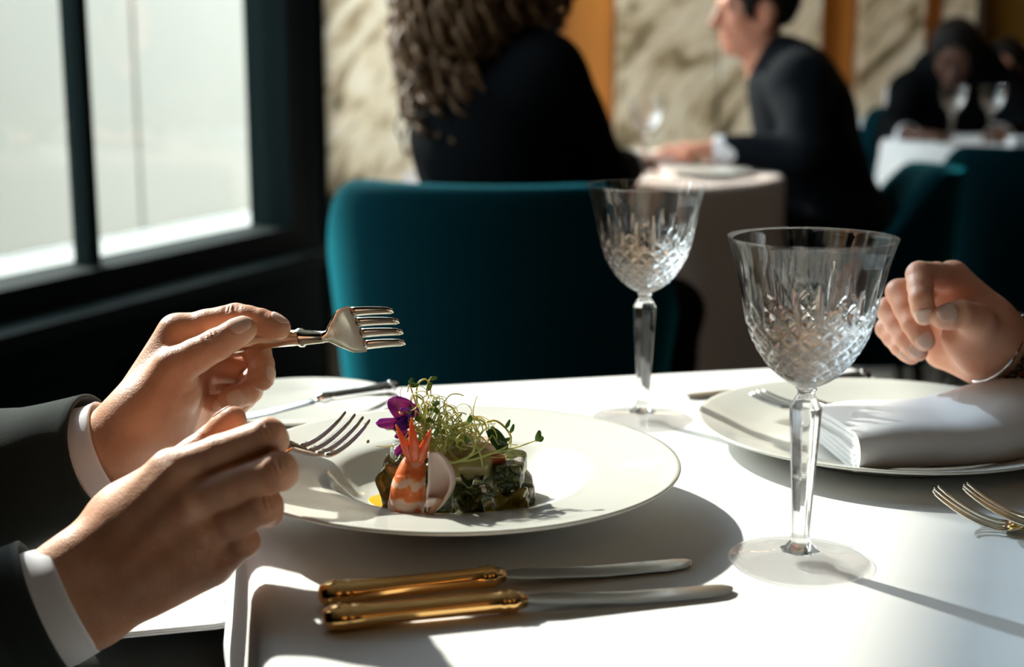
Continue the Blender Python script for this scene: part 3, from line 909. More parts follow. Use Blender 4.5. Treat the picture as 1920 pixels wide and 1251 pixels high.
# ---- folded napkin on the right-hand plate
def folded_napkin():
    P0 = onz(1612, 858, 0.773); P1 = onz(1945, 836, 0.773); B0 = onz(1532, 792, 0.773)
    ax = P1 - P0; ax[2] = 0; L = np.linalg.norm(ax) + 0.02; ax /= np.linalg.norm(ax)
    dp = B0 - P0; dp[2] = 0; D = np.linalg.norm(dp) * 1.15; dp /= np.linalg.norm(dp)
    parts = []
    NL = 4; t = 0.0036
    for k in range(NL):
        secs = []
        for i in range(25):
            s = i / 24
            e = s * s * (3 - 2 * s)
            H = 0.023 + 0.006 * e + 0.002 * math.sin(s * 9)
            z0 = k * t; z1 = max(H - k * t * 1.05, z0 + 0.004); front = k * 0.0034
            r = (z1 - z0) / 2
            cl = []                                     # centre line in (depth, z): bottom back -> front -> top back
            for q in np.linspace(D * (0.98 - 0.03 * k), front + r, 8): cl.append((q, z0))
            for a in np.linspace(0, pi, 10)[1:-1]: cl.append((front + r - r * math.sin(a), z0 + r - r * math.cos(a)))
            for q in np.linspace(front + r, D * (1.0 - 0.04 * k), 12):
                f = q / D
                cl.append((q, z1 + (0.013 * e * math.sin(pi * min(1, f * 0.9)) ** 1.5 if k < 2 else 0.009 * e * math.sin(pi * min(1, f * 0.9)) ** 1.5) - 0.006 * f * f))
            cl = np.array(cl); tg = np.gradient(cl, axis=0); tg /= np.linalg.norm(tg, axis=1)[:, None]
            nn = np.stack([-tg[:, 1], tg[:, 0]], 1); h = 0.0015
            ring = np.vstack([cl + nn * h, (cl - nn * h)[::-1]])
            off = P0 + ax * (L * s) + dp * (0.003 * math.sin(s * 7 + k) * s)
            secs.append([off + dp * q[0] + np.array([0, 0, q[1] + 0.0015]) for q in ring])
        parts.append(loft(secs))
    V, F = join(parts)
    V = [(x, y, z - 0.773 + T + 0.0105) for x, y, z in V]
    o = mobj('napkin', V, F, M['napkin']); fix_normals(o); auto_sharp(o, 70)
    return tag(o, 'thick folded white linen napkin lying on the dinner plate', 'napkin')
folded_napkin()

# ---- barrel chairs in teal velvet
def make_chair(name, label, group):
    g = empty(name, (0, 0, 0), 0, label, 'chair', group)
    na, nz = 40, 12
    def shell(rb, rt, inner):
        pts = []
        for j in range(nz + 1):
            f = j / nz; row = []
            for i in range(na + 1):
                a = math.radians(-205 + 230 * i / na)                # arc open to +y
                e = abs(i / na - 0.5) * 2
                q_ = min(1, max(0, e - 0.38) / 0.5); top = 0.83 - 0.22 * q_ * q_ * (3 - 2 * q_)
                z = 0.30 + (top - 0.30) * f
                r = rb + (rt - rb) * f
                row.append((r * 1.05 * math.cos(a), r * math.sin(a), z))
            pts.append(row)
        return pts
    o_, i_ = shell(0.245, 0.285, 0), shell(0.19, 0.225, 1)
    V = []; F = []
    n = na + 1
    rings = o_ + i_[::-1]
    for row in rings: V.extend(row)
    m = len(rings)
    for j in range(m):
        j2 = (j + 1) % m
        for i in range(na): F.append((j * n + i, j * n + i + 1, j2 * n + i + 1, j2 * n + i))
    F.append(tuple(j * n for j in range(m))); F.append(tuple(j * n + na for j in reversed(range(m))))
    b = mobj('backrest', V, F, M['teal'], g); fix_normals(b); bevel_obj(b, 0.018, 3); b.modifiers['bevel'].angle_limit = math.radians(50)
    s = mobj('seat', *lathe([(0, 0.33), (0.20, 0.33), (0.225, 0.345), (0.23, 0.42), (0.215, 0.455), (0.17, 0.472), (0, 0.478)], 40), M['teal'], g); fix_normals(s)
    for sx in (-1, 1):
        for sy in (-1, 1):
            mobj('leg', *tube([(sx * 0.15, sy * 0.15, 0.34), (sx * 0.19, sy * 0.19, 0.0)], [0.018, 0.010], 12), M['darkwood'], g)
    return g
CH0 = make_chair('velvet_chair', 'teal velvet barrel chair of the woman with curly hair', 'teal velvet chairs')
CH0.location = (-0.015, 2.40, 0); CH0.rotation_euler = (0, 0, -0.22)
def chair_at(x, y, rz, label, sc=(1, 1, 1)):
    c = copy_tree(CH0); c.location = (x, y, 0); c.rotation_euler = (0, 0, rz); c['label'] = label; c.scale = sc; return c
chair_at(0.88, 3.62, pi / 2 - 0.1, 'teal velvet chair of the man in profile at the round table', (0.9, 0.9, 0.9))
chair_at(1.385, 4.02, -0.15, 'teal velvet chair with its back to the dining table, empty, before the far white table', (0.72, 0.72, 0.94))
chair_at(1.56, 5.22, pi, 'teal velvet chair of the man looking down behind two wine glasses')
chair_at(-0.64, 0.86, -pi / 2 + 0.2, 'teal velvet chair of the diner holding two forks')
chair_at(0.93, 1.10, pi / 2 + 0.2, 'teal velvet chair of the guest with the bracelet')

# ---- round tables behind
def circle(r, n=96): return np.array([(r * math.cos(2 * pi * k / n), r * math.sin(2 * pi * k / n)) for k in range(n)])
pedestal_table('round_table', (0.19, 3.40, 0), 0, circle(0.45), 'round table under the blush pink cloth')
c2 = draped_cloth('tablecloth', circle(0.452), T, 0.66, 0.018, 11, M['cloth_pink'], 0.04, 0.02, 3); c2.location = (0.19, 3.40, 0)
tag(c2, 'blush pink tablecloth hanging in folds on the round table', 'tablecloth')
pedestal_table('round_table', (1.62, 4.62, 0), 0, circle(0.42), 'round table of the man looking down under a white cloth')
c3 = draped_cloth('tablecloth', circle(0.422), T, 0.60, 0.018, 10, M['cloth'], 0.04, 0.02, 5); c3.location = (1.62, 4.62, 0)
tag(c3, 'white tablecloth hanging from the far round table', 'tablecloth')
pedestal_table('round_table', (1.66, 6.25, 0), 0, circle(0.30), 'small round table close to the marble wall')
c4 = draped_cloth('tablecloth', circle(0.302), T, 0.55, 0.015, 9, M['cloth'], 0.04, 0.02, 6); c4.location = (1.66, 6.25, 0)
tag(c4, 'white tablecloth on the small table by the marble wall', 'tablecloth')

goblet_at((0.305, 3.28, T + 0.0003), 'crystal wine glass on the blush pink tablecloth', 1.0, 0.7)
goblet_at(tuple((1.36, 4.46, T + 0.0003)), 'wine glass standing before the hand of the man looking down', 0.98, 0.2)
goblet_at(tuple((1.48, 4.46, T + 0.0003)), 'wine glass standing before the jacket front of the man looking down', 0.98, 0.9)

def soft_slab(name, c, s, rz, m, label, cat, bulge=0.3):
    """folded cloth: layered rounded slab"""
    parts = []
    for k in range(3):
        pts = rounded_rect(s[0] * (1 - 0.02 * k), s[1] * (1 - 0.02 * k), min(s[0], s[1]) * 0.12, 4)
        z0 = s[2] * k / 3; z1 = s[2] * (k + 0.94) / 3; h = (z1 - z0)
        secs = [[(x * f, y * f, z0 + h * q) for x, y in pts] for f, q in ((0.96, 0), (0.99, 0.2), (1.0, 0.5), (0.99, 0.8), (0.96, 1.0))]
        parts.append(loft(secs))
    o = mobj(name, *join(parts), m); fix_normals(o); auto_sharp(o, 50)
    o.location = c; o.rotation_euler = (0, 0, rz)
    return tag(o, label, cat)
soft_slab('napkin', (0.115, 3.16, T + 0.0005), (0.085, 0.07, 0.045), 0.4, M['napkin'], 'small rolled white napkin on the blush cloth by the woman', 'napkin')
soft_slab('napkin', (0.36, 3.68, T + 0.0005), (0.22, 0.14, 0.028), 0.1, M['cloth_pink'], 'folded blush napkin on the round table by the resting hand', 'napkin')
soft_slab('napkin', (1.55, 4.27, T + 0.0005), (0.15, 0.08, 0.032), 0.0, M['napkin'], 'thick folded white napkin at the edge of the far round table', 'napkin')
soft_slab('napkin', (1.615, 6.1, T + 0.0005), (0.07, 0.07, 0.14), 0.3, M['napkin'], 'upright folded white napkin on the small table by the marble wall', 'napkin')
p2 = plate('bread_plate', [(0, 0.005), (0.055, 0.005), (0.07, 0.009), (0.10, 0.014), (0.101, 0.0125), (0.07, 0.006), (0.06, 0), (0.055, 0.0), (0.054, 0.003), (0, 0.003)], (0.45, 3.28), 'pale plate on the blush pink tablecloth', 64)
# ------------------------------------------------------------------ hands
def build_hand(J, wrist, fore, rw, rf, h=0.0011, palm_extra=(), k_web=0.006, rscale=1.0, creases=(), wrinkle=None, tendons=()):
    """J: finger -> joints (MCP, PIP, DIP, tip) or thumb (CMC, MCP, IP, tip), each (u, v, s) in photo pixels + depth.
       wrist, fore: points; returns verts, faces and joint positions"""
    A = {k: np.array([px(*q) for q in v]) for k, v in J.items()}
    allp = np.vstack(list(A.values()) + [np.array([wrist, fore])] + [np.array([e[0], e[1]]) for e in palm_extra])
    lo = allp.min(0) - 0.03; hi = allp.max(0) + 0.03
    palm = SDF(lo, hi, h)
    rad = dict(index=(.0102, .0094, .0083, .0070), middle=(.0104, .0096, .0085, .0072), ring=(.0100, .0090, .0080, .0068), pinky=(.0090, .0080, .0071, .0060), thumb=(.0150, .0112, .0098, .0078))
    # palm: metacarpals, wrist, thenar and hypothenar pads
    names = ['index', 'middle', 'ring', 'pinky']
    w = np.array(wrist, float); fo = np.array(fore, float)
    axis = (A['middle'][0] - w); across = A['pinky'][0] - A['index'][0]
    across = across / np.linalg.norm(across)
    for i, nme in enumerate(names):
        f = (i - 1.5) / 1.5
        root = w + across * f * rw * 0.50 + axis * 0.04
        palm.cone(root, A[nme][0], rw * 0.50, rad[nme][0] * 1.10 * rscale, k=0.012)
    for i in range(3):                                           # fill between metacarpals
        a, b = A[names[i]][0], A[names[i + 1]][0]
        m = (a + b) / 2
        palm.cone(w + axis * 0.2 + across * (i - 1) * rw * 0.35, m - axis * 0.06, rw * 0.50, 0.0098 * rscale, k=0.012)
    for f in (-0.45, 0.45):
        palm.cone(w + across * f * rw, fo + across * f * rf, rw * 0.60, rf * 0.60, k=0.018)
    palm.cone(A['thumb'][0], A['thumb'][1], rad['thumb'][0] * rscale, rad['thumb'][1] * rscale, k=0.014)
    palm.cone(w + (A['thumb'][0] - w) * 0.4, A['thumb'][0], rw * 0.5, rad['thumb'][0] * rscale, k=0.014)
    for e in palm_extra: palm.cone(e[0], e[1], e[2], e[3], k=e[4] if len(e) > 4 else 0.012)
    for e in tendons: palm.cone(e[0], e[1], e[2], e[3], k=0.006)
    base = palm.v.copy()
    out = None
    for nme in names + ['thumb']:
        S = SDF(lo, hi, h)
        a = A[nme]; r = [q * rscale for q in rad[nme]]
        seq = range(3) if nme != 'thumb' else range(1, 3)
        for i in seq:
            S.cone(a[i], a[i + 1], r[i], r[i + 1], k=0.0015)
            m0 = a[i] * 0.5 + a[i + 1] * 0.5; S.ell(m0, np.array([1, 1, 1]) * (r[i] + r[i + 1]) * 0.5, k=0.002)
        # fleshy fingertip pad
        d = a[3] - a[2]; d /= np.linalg.norm(d)
        S.ell(a[3] - d * r[3] * 0.6, np.array([1, 1, 1]) * r[3] * 1.04, k=0.003)
        for i in (1, 2):                                         # creases at the joints
            t0 = a[i] - a[i - 1]; t1 = a[i + 1] - a[i]
            n = t1 / np.linalg.norm(t1) - t0 / np.linalg.norm(t0)
            if np.linalg.norm(n) > 0.15:
                n /= np.linalg.norm(n)
                b = np.cross(t0, t1); b /= np.linalg.norm(b) + 1e-9
                c = a[i] + n * r[i] * 1.12
                S.cone(c - b * r[i] * 0.7, c + b * r[i] * 0.7, 0.0011, k=0.0016, sub=True)
        if wrinkle and nme in wrinkle:                           # fine folds over the back of the joint
            i = 2 if nme == 'thumb' else 1
            t0 = a[i + 1] - a[i - 1]; t0 /= np.linalg.norm(t0); n = np.array(wrinkle[nme], float); n -= t0 * (n @ t0); n /= np.linalg.norm(n); b = np.cross(t0, n)
            for q in (-0.0042, -0.0016, 0.0012, 0.0038):
                c = a[i] + t0 * q + n * r[i] * 1.06
                S.cone(c - b * r[i] * 0.55 + n * -0.0012, c + b * r[i] * 0.55 + n * -0.0012, 0.0006, k=0.0014, sub=True)
        F = SDF(lo, hi, h); F.v = base.copy(); F.put((slice(None),) * 3, S.v, k_web)
        if out is None: out = F
        else: out.put((slice(None),) * 3, F.v, 0.0012)
    for c0, c1, r in creases: out.cone(c0, c1, r, k=0.0022, sub=True)
    V, Fc = out.mesh()
    return V, Fc, A

def nail_mesh(dip, tip, dors, r, length=0.0115, width=48, lift=0.00025, along=0.62):
    """curved nail plate lying on the back of the fingertip"""
    t = tip - dip; L = np.linalg.norm(t); t /= L
    n = np.array(dors, float); n = n - t * (n @ t); n /= np.linalg.norm(n); b = np.cross(t, n)
    V = []; F = []; na, nl = 10, 9
    end = tip + t * r * 0.62
    for j in range(nl):
        f = j / (nl - 1)
        c = end - t * length * (1 - f)
        wv = math.radians(width) * (1 - 0.75 * abs(2 * f - 1) ** 4.0)
        rr = r * (1.03 - 0.10 * max(0, f - 0.4) / 0.6) + lift
        drop = 0.10 * r * max(0, (f - 0.55) / 0.45) ** 2 * 3
        for i in range(na):
            a = (i / (na - 1) * 2 - 1) * wv
            V.append(c + rr * (math.cos(a) * n + math.sin(a) * b) - n * drop)
    for j in range(nl - 1):
        for i in range(na - 1): F.append((j * na + i, j * na + i + 1, (j + 1) * na + i + 1, (j + 1) * na + i))
    return V, F

def add_nails(A, parent, spec, scale=1.0, skin_mesh=None):
    from mathutils.bvhtree import BVHTree
    bvh = BVHTree.FromPolygons([tuple(v) for v in skin_mesh[0]], [tuple(int(i) for i in f) for f in skin_mesh[1]])
    for nme, dors in spec.items():
        a = A[nme]
        r = dict(index=.0070, middle=.0072, ring=.0068, pinky=.0060, thumb=.0078)[nme] * scale * 1.05
        if dors is None:
            dors = a[2] - (a[1] + a[3]) / 2
        V, F = nail_mesh(a[2], a[3], dors, r, length=(0.0135 if nme == 'thumb' else 0.0112) * scale)
        t = a[3] - a[2]; t /= np.linalg.norm(t); W = []
        for v in V:                                              # press the plate onto the skin
            ax_ = a[2] + t * min((v - a[2]) @ t, np.linalg.norm(a[3] - a[2]))
            d = v - ax_; d /= np.linalg.norm(d)
            hit = bvh.ray_cast(Vector(ax_ + d * 0.0115), Vector(-d), 0.0115)
            R_ = np.linalg.norm(np.array(hit[0]) - ax_) if hit[0] is not None else r
            W.append(ax_ + d * (min(R_, r * 1.35) + 0.0004))
        o = mobj('fingernail', W, F, M['nail'])
        so = o.modifiers.new('thick', 'SOLIDIFY'); so.thickness = 0.0006
        parent_keep(o, parent)

def sleeve_tube(P, R, m_name, th=0.003, n=40, wob=0.0, ell=1.0, ref=None, seed=0):
    """open tube with thickness: outer surface, rolled end, inner surface"""
    rg = np.random.default_rng(seed)
    P = catmull(P, 8); m = len(P)
    R = np.interp(np.linspace(0, 1, m), np.linspace(0, 1, len(R)), R)
    T_ = np.gradient(P, axis=0); secs = []; nrm = None; fr = []
    for i in range(m):
        t = T_[i] / np.linalg.norm(T_[i])
        if nrm is None: t, nrm, b = frame_of(t, ref)
        else:
            nrm = nrm - t * (nrm @ t); nrm /= np.linalg.norm(nrm); b = np.cross(t, nrm)
        fr.append((t, nrm.copy(), b))
    ph = rg.uniform(0, 6, 3)
    def ring(i, dr):
        t, nn, b = fr[i]; out = []
        for k in range(n):
            a = 2 * pi * k / n
            w = 1 + wob * (math.sin(3 * a + i * 0.35 + ph[0]) + 0.6 * math.sin(2 * a - i * 0.5 + ph[1]))
            out.append(P[i] + (R[i] * w + dr) * (math.cos(a) * b * ell + math.sin(a) * nn))
        return out
    secs = [ring(i, 0) for i in range(m)]
    secs.append([p + fr[-1][0] * 0.001 for p in ring(m - 1, -th * 0.5)])
    secs += [ring(i, -th) for i in reversed(range(max(0, m - 10), m))]
    return loft(secs, caps=False)

# ---- diner holding the two forks
HU_J = dict(index=[(332, 624, .886), (442, 597, .886), (489, 604, .883), (524, 616, .880)],
            middle=[(348, 645, .906), (474, 640, .916), (489, 684, .902), (491, 712, .893)],
            ring=[(362, 678, .922), (478, 700, .926), (464, 736, .907), (428, 750, .896)],
            pinky=[(374, 714, .934), (470, 733, .934), (446, 758, .918), (402, 759, .906)],
            thumb=[(262, 786, .868), (325, 690, .862), (407, 646, .861), (458, 617, .866)])
hu_w = px(236, 838, 0.888); hu_f = px(60, 905, 0.900)
HU = build_hand(HU_J, hu_w, hu_f, 0.0270, 0.0280, palm_extra=[
    (px(285, 770, .874), px(335, 735, .874), 0.0165, 0.0135), (px(275, 850, .903), px(365, 770, .925), 0.018, 0.014), (px(310, 800, .885), px(350, 720, .905), 0.018, 0.012)],
    creases=[(px(345, 740, .858), px(382, 722, .866), 0.0011), (px(330, 762, .856), px(378, 752, .866), 0.0008), (px(352, 640, .872), px(398, 650, .876), 0.0012), (px(344, 655, .868), px(380, 668, .872), 0.0010)],
    wrinkle=dict(thumb=(-0.15, -0.75, 0.75), index=(0.1, -0.5, 1.0)))
HR_J = dict(index=[(322, 884, .738), (503, 818, .727), (512, 826, .750), (500, 834, .768)],
            middle=[(352, 944, .732), (522, 882, .717), (528, 890, .740), (500, 898, .758)],
            ring=[(380, 1004, .734), (498, 950, .722), (502, 960, .745), (472, 962, .762)],
            pinky=[(398, 1058, .742), (458, 1016, .732), (458, 1020, .752), (432, 1010, .766)],
            thumb=[(225, 985, .762), (330, 885, .785), (402, 826, .787), (436, 788, .781)])
hr_w = px(152, 1112, 0.748); hr_f = px(-20, 1200, 0.735)
HR = build_hand(HR_J, hr_w, hr_f, 0.0262, 0.0285, palm_extra=[(px(250, 960, .755), px(320, 900, .757), 0.016, 0.013), (px(280, 1080, .755), px(375, 1055, .757), 0.017, 0.012)],
    wrinkle=dict(index=(-0.2, -0.9, 0.5), middle=(-0.2, -0.9, 0.4), ring=(-0.2, -0.9, 0.3)),
    tendons=[(px(215, 1010, .7315), px(325, 890, .7285), .0026, .0040), (px(235, 1050, .729), px(352, 950, .7225), .0028, .0042), (px(250, 1090, .7315), px(378, 1008, .7255), .0024, .0038)])   # tendons ridge the back of the near hand

diner = empty('person', (-0.60, 0.84, 0.0), 0, 'diner in dark suit and white cuffs holding two forks', 'person')
add_nails(HU[2], diner, dict(index=np.array([0.2, 0.1, 1.0]), middle=np.array([0.9, -0.35, 0.1]), ring=np.array([0.2, -1.0, 0.1]), pinky=np.array([-0.1, -1.0, 0.1]), thumb=np.array([-0.15, -0.75, 0.75])), 1.0, HU)
add_nails(HR[2], diner, dict(index=np.array([1.0, 0.3, 0.2]), middle=np.array([1.0, 0.3, 0.0]), thumb=np.array([-0.5, 0.5, 0.6])), 1.0, HR)

# sleeves and cuffs (far arm, near arm)
EL_L = px(-240, 985, 0.955); EL_R = px(-230, 1290, 0.720)
cuffs = [sleeve_tube([px(110, 885, .895), px(170, 862, .890), px(212, 846, .889)], [0.0335, 0.0335, 0.033], 'shirt', 0.0016, ell=0.98, wob=0.012, seed=2),
         sleeve_tube([px(40, 1168, .742), px(95, 1142, .745), px(138, 1121, .748)], [0.0325, 0.0325, 0.0315], 'shirt', 0.0016, ell=0.95, wob=0.012, seed=3)]
for c in cuffs:
    o = mobj('shirt_cuff', *c, M['shirt']); fix_normals(o); parent_keep(o, diner)
SLV = [sleeve_tube([EL_L, px(-60, 925, .915), px(80, 884, .898), px(186, 852, .890)], [0.058, 0.050, 0.043, 0.0385], 'suit', 0.003, wob=0.02, seed=4),
       sleeve_tube([EL_R, px(-90, 1222, .730), px(10, 1178, .740), px(88, 1143, .745)], [0.058, 0.050, 0.043, 0.039], 'suit', 0.003, wob=0.02, seed=5)]
# ------------------------------------------------------------------ people
def head_sdf(S, c, fwd, up, sc=1.0, k=0.012):
    """skull, jaw, brow, nose, lips, ears, eye sockets around the head centre c"""
    fwd = np.array(fwd, float); fwd /= np.linalg.norm(fwd); up = np.array(up, float); up = up - fwd * (up @ fwd); up /= np.linalg.norm(up)
    rt = np.cross(fwd, up); R = np.stack([rt, fwd, up], 1)
    q = lambda r, f, u: np.array(c) + sc * (rt * r + fwd * f + up * u)
    S.ell(q(0, -0.012, 0.025), np.array([0.074, 0.094, 0.090]) * sc, R, k)
    S.ell(q(0, 0.026, -0.030), np.array([0.058, 0.064, 0.082]) * sc, R, k)
    S.ell(q(0, 0.066, -0.088), np.array([0.024, 0.020, 0.020]) * sc, R, 0.02)
    for s in (-1, 1):
        S.cone(q(0.055 * s, 0.0, -0.045), q(0.02 * s, 0.055, -0.088), 0.018 * sc, 0.016 * sc, 0.02)       # jaw
        S.ell(q(0.034 * s, 0.062, -0.012), np.array([0.022, 0.016, 0.018]) * sc, R, 0.014)                # cheek
        S.ell(q(0.078 * s, -0.010, -0.008), np.array([0.008, 0.020, 0.032]) * sc, R, 0.006)               # ear
        S.ell(q(0.033 * s, 0.096, 0.012), np.array([0.017, 0.013, 0.011]) * sc, R, 0.010, sub=True)       # eye socket
        S.ell(q(0.033 * s, 0.075, 0.010), np.array([0.013, 0.013, 0.012]) * sc, R, 0.003)                 # eyeball lid
    S.cone(q(-0.035, 0.080, 0.030), q(0.035, 0.080, 0.030), 0.010 * sc, None, 0.010)                       # brow
    S.cone(q(0, 0.088, 0.018), q(0, 0.112, -0.026), 0.007 * sc, 0.011 * sc, 0.008)                         # nose
    for s in (-1, 1): S.ell(q(0.011 * s, 0.100, -0.030), np.array([0.008, 0.010, 0.007]) * sc, R, 0.005)
    S.cone(q(-0.018, 0.084, -0.054), q(0.018, 0.084, -0.054), 0.0065 * sc, None, 0.006)                    # lips
    S.cone(q(-0.015, 0.083, -0.066), q(0.015, 0.083, -0.066), 0.0065 * sc, None, 0.006)
    S.cone(q(-0.020, 0.093, -0.060), q(0.020, 0.093, -0.060), 0.002 * sc, None, 0.003, sub=True)
    return q

def hair_cap(c, fwd, up, m, parent, sc=1.0, h=0.005, grow=0.012, hairline=0.055):
    fwd = np.array(fwd, float); fwd /= np.linalg.norm(fwd); up = np.array(up, float); up = up - fwd * (up @ fwd); up /= np.linalg.norm(up)
    rt = np.cross(fwd, up); R = np.stack([rt, fwd, up], 1)
    q = lambda r, f, u: np.array(c) + sc * (rt * r + fwd * f + up * u)
    S = SDF(np.array(c) - 0.16 * sc, np.array(c) + 0.16 * sc, h)
    S.ell(q(0, -0.016, 0.034), (np.array([0.074, 0.094, 0.088]) + grow) * sc, R, 0.01)
    S.ell(q(0, 0.100, -0.028), np.array([0.080, 0.075, 0.112]) * sc, R, 0.010, sub=True)                   # face opening
    S.ell(q(0, -0.01, -0.12), np.array([0.12, 0.13, 0.085]) * sc, R, 0.012, sub=True)                     # nape
    for s in (-1, 1): S.ell(q(0.085 * s, 0.002, -0.012), np.array([0.03, 0.026, 0.04]) * sc, R, 0.006, sub=True)
    V, F = S.mesh()
    V = V + 0.002 * np.sin(V * 420)[:, [1, 2, 0]]
    o = mobj('hair', V, F, m); parent_keep(o, parent); return o

def simple_hand(S, wrist, direction, up, sc=1.0, curl=0.5):
    """palm, four fingers and a thumb for a distant hand"""
    d = np.array(direction, float); d /= np.linalg.norm(d); u = np.array(up, float); u = u - d * (u @ d); u /= np.linalg.norm(u); b = np.cross(d, u)
    w = np.array(wrist, float)
    for i in range(4):
        f = (i - 1.5) / 1.5
        k0 = w + d * 0.085 * sc + b * f * 0.032 * sc
        S.cone(w + b * f * 0.018 * sc, k0, 0.017 * sc, 0.012 * sc, 0.01)
        k1 = k0 + d * 0.036 * sc - u * 0.012 * sc * curl; k2 = k1 + d * 0.018 * sc - u * 0.026 * sc * curl
        S.cone(k0, k1, 0.0105 * sc, 0.009 * sc, 0.003); S.cone(k1, k2, 0.009 * sc, 0.0075 * sc, 0.003)
    S.cone(w + d * 0.02 * sc - b * 0.02 * sc, w + d * 0.07 * sc - b * 0.052 * sc - u * 0.01, 0.016 * sc, 0.010 * sc, 0.01)

def person_meshes(pel, chest, neck, head, fwd, hfwd, sh, el, wr, knees=None, h=0.008, build=1.0, hands=True, jm='suit_black', collar=True, dome=True, hips=0.15, handup=((0, 0, 1), (0, 0, 1)), hup=(0, 0, 1), root=None, sk='skin_man', label='', cuff=True, taper=None, handdir=None):
    """a seated figure: skin body (head, neck, hands), suit, cuffs; all points in world coordinates"""
    pel, chest, neck, head = [np.array(q, float) for q in (pel, chest, neck, head)]
    sh = [np.array(q, float) for q in sh]; el = [np.array(q, float) for q in el]; wr = [np.array(q, float) for q in wr]
    pts = np.vstack([pel, chest, neck, head] + sh + el + wr)
    S = SDF(pts.min(0) - 0.22, pts.max(0) + 0.22, 0.006)
    head_sdf(S, head, hfwd, hup)
    S.cone(neck - np.array([0, 0, 0.06]), head - np.array([0, 0, 0.05]), 0.062, 0.055, 0.02)
    S.cone(chest, neck - np.array([0, 0, 0.06]), 0.09, 0.07, 0.03); S.cone(pel, chest, 0.10, 0.10, 0.03)
    for i in (0, 1):
        S.cone(chest, sh[i], 0.06, 0.045, 0.03); S.cone(sh[i], el[i], 0.042, 0.036, 0.02); S.cone(el[i], wr[i], 0.036, 0.026, 0.015)
        if hands: simple_hand(S, wr[i], wr[i] - el[i] if handdir is None else handdir[i], handup[i])
    body = S.mesh()
    J = SDF(pts.min(0) - 0.30, pts.max(0) + 0.30, h)
    across = sh[1] - sh[0]; across /= np.linalg.norm(across)
    fw_ = np.array(fwd, float); fw_ /= np.linalg.norm(fw_); upv = neck - pel; upv /= np.linalg.norm(upv)
    R = np.stack([across, np.cross(upv, across), upv], 1)
    J.ell(pel, np.array([hips + 0.03, hips, 0.14]) * build, R, 0.05)
    J.ell((pel + chest) / 2, np.array([0.155, 0.125, 0.20]) * build, R, 0.05)
    J.ell(chest, np.array([0.185, 0.130, 0.19]) * build, R, 0.05)
    for i in (0, 1):
        J.cone(neck - upv * 0.055, sh[i], 0.062, 0.070, 0.03)
        J.cone(sh[i], el[i], 0.072, 0.056, 0.03); J.cone(el[i], wr[i] - 0.03 * (wr[i] - el[i]) / np.linalg.norm(wr[i] - el[i]), 0.056, 0.038, 0.02)
    if collar: J.cone(neck - upv * 0.05, neck + upv * 0.006, 0.075, 0.066, 0.02)
    if knees is not None:
        for i in (0, 1):
            k = np.array(knees[i], float); J.cone(pel + across * (0.10 if i else -0.10), k, 0.088, 0.068, 0.03); J.cone(k, [k[0] - fw_[0] * 0.02, k[1] - fw_[1] * 0.02, 0.08], 0.064, 0.05, 0.03)
    V, F = J.mesh()
    V = V + 0.003 * np.stack([np.sin(V[:, 2] * 45 + V[:, 0] * 20), np.sin(V[:, 2] * 38 + V[:, 1] * 25), 0 * V[:, 0]], 1)
    return body, (V, F)

def cuff_ring(w, e, m_):
    d = np.array(w, float) - np.array(e, float); d /= np.linalg.norm(d); w = np.array(w, float)
    return sleeve_tube([w - d * 0.05, w - d * 0.02, w + d * 0.005], [0.036, 0.036, 0.035], '', 0.002)

def seated(name, label, m_skin, m_suit, hair=None, hairkw={}, **kw):
    pel = kw['pel']
    p = empty(name, (float(pel[0]), float(pel[1]), 0.0), 0, label, 'person')
    body, suit = person_meshes(**kw)
    parent_keep(mobj('body', *body, M[m_skin]), p); parent_keep(mobj('jacket', *suit, M[m_suit]), p)
    for i in (0, 1):
        o = mobj('shirt_cuff', *cuff_ring(kw['wr'][i], kw['el'][i], 0), M['shirt']); fix_normals(o); parent_keep(o, p)
    if hair: hair_cap(kw['head'], kw['hfwd'], kw.get('hup', (0, 0, 1)), M[hair], p, **hairkw)
    return p

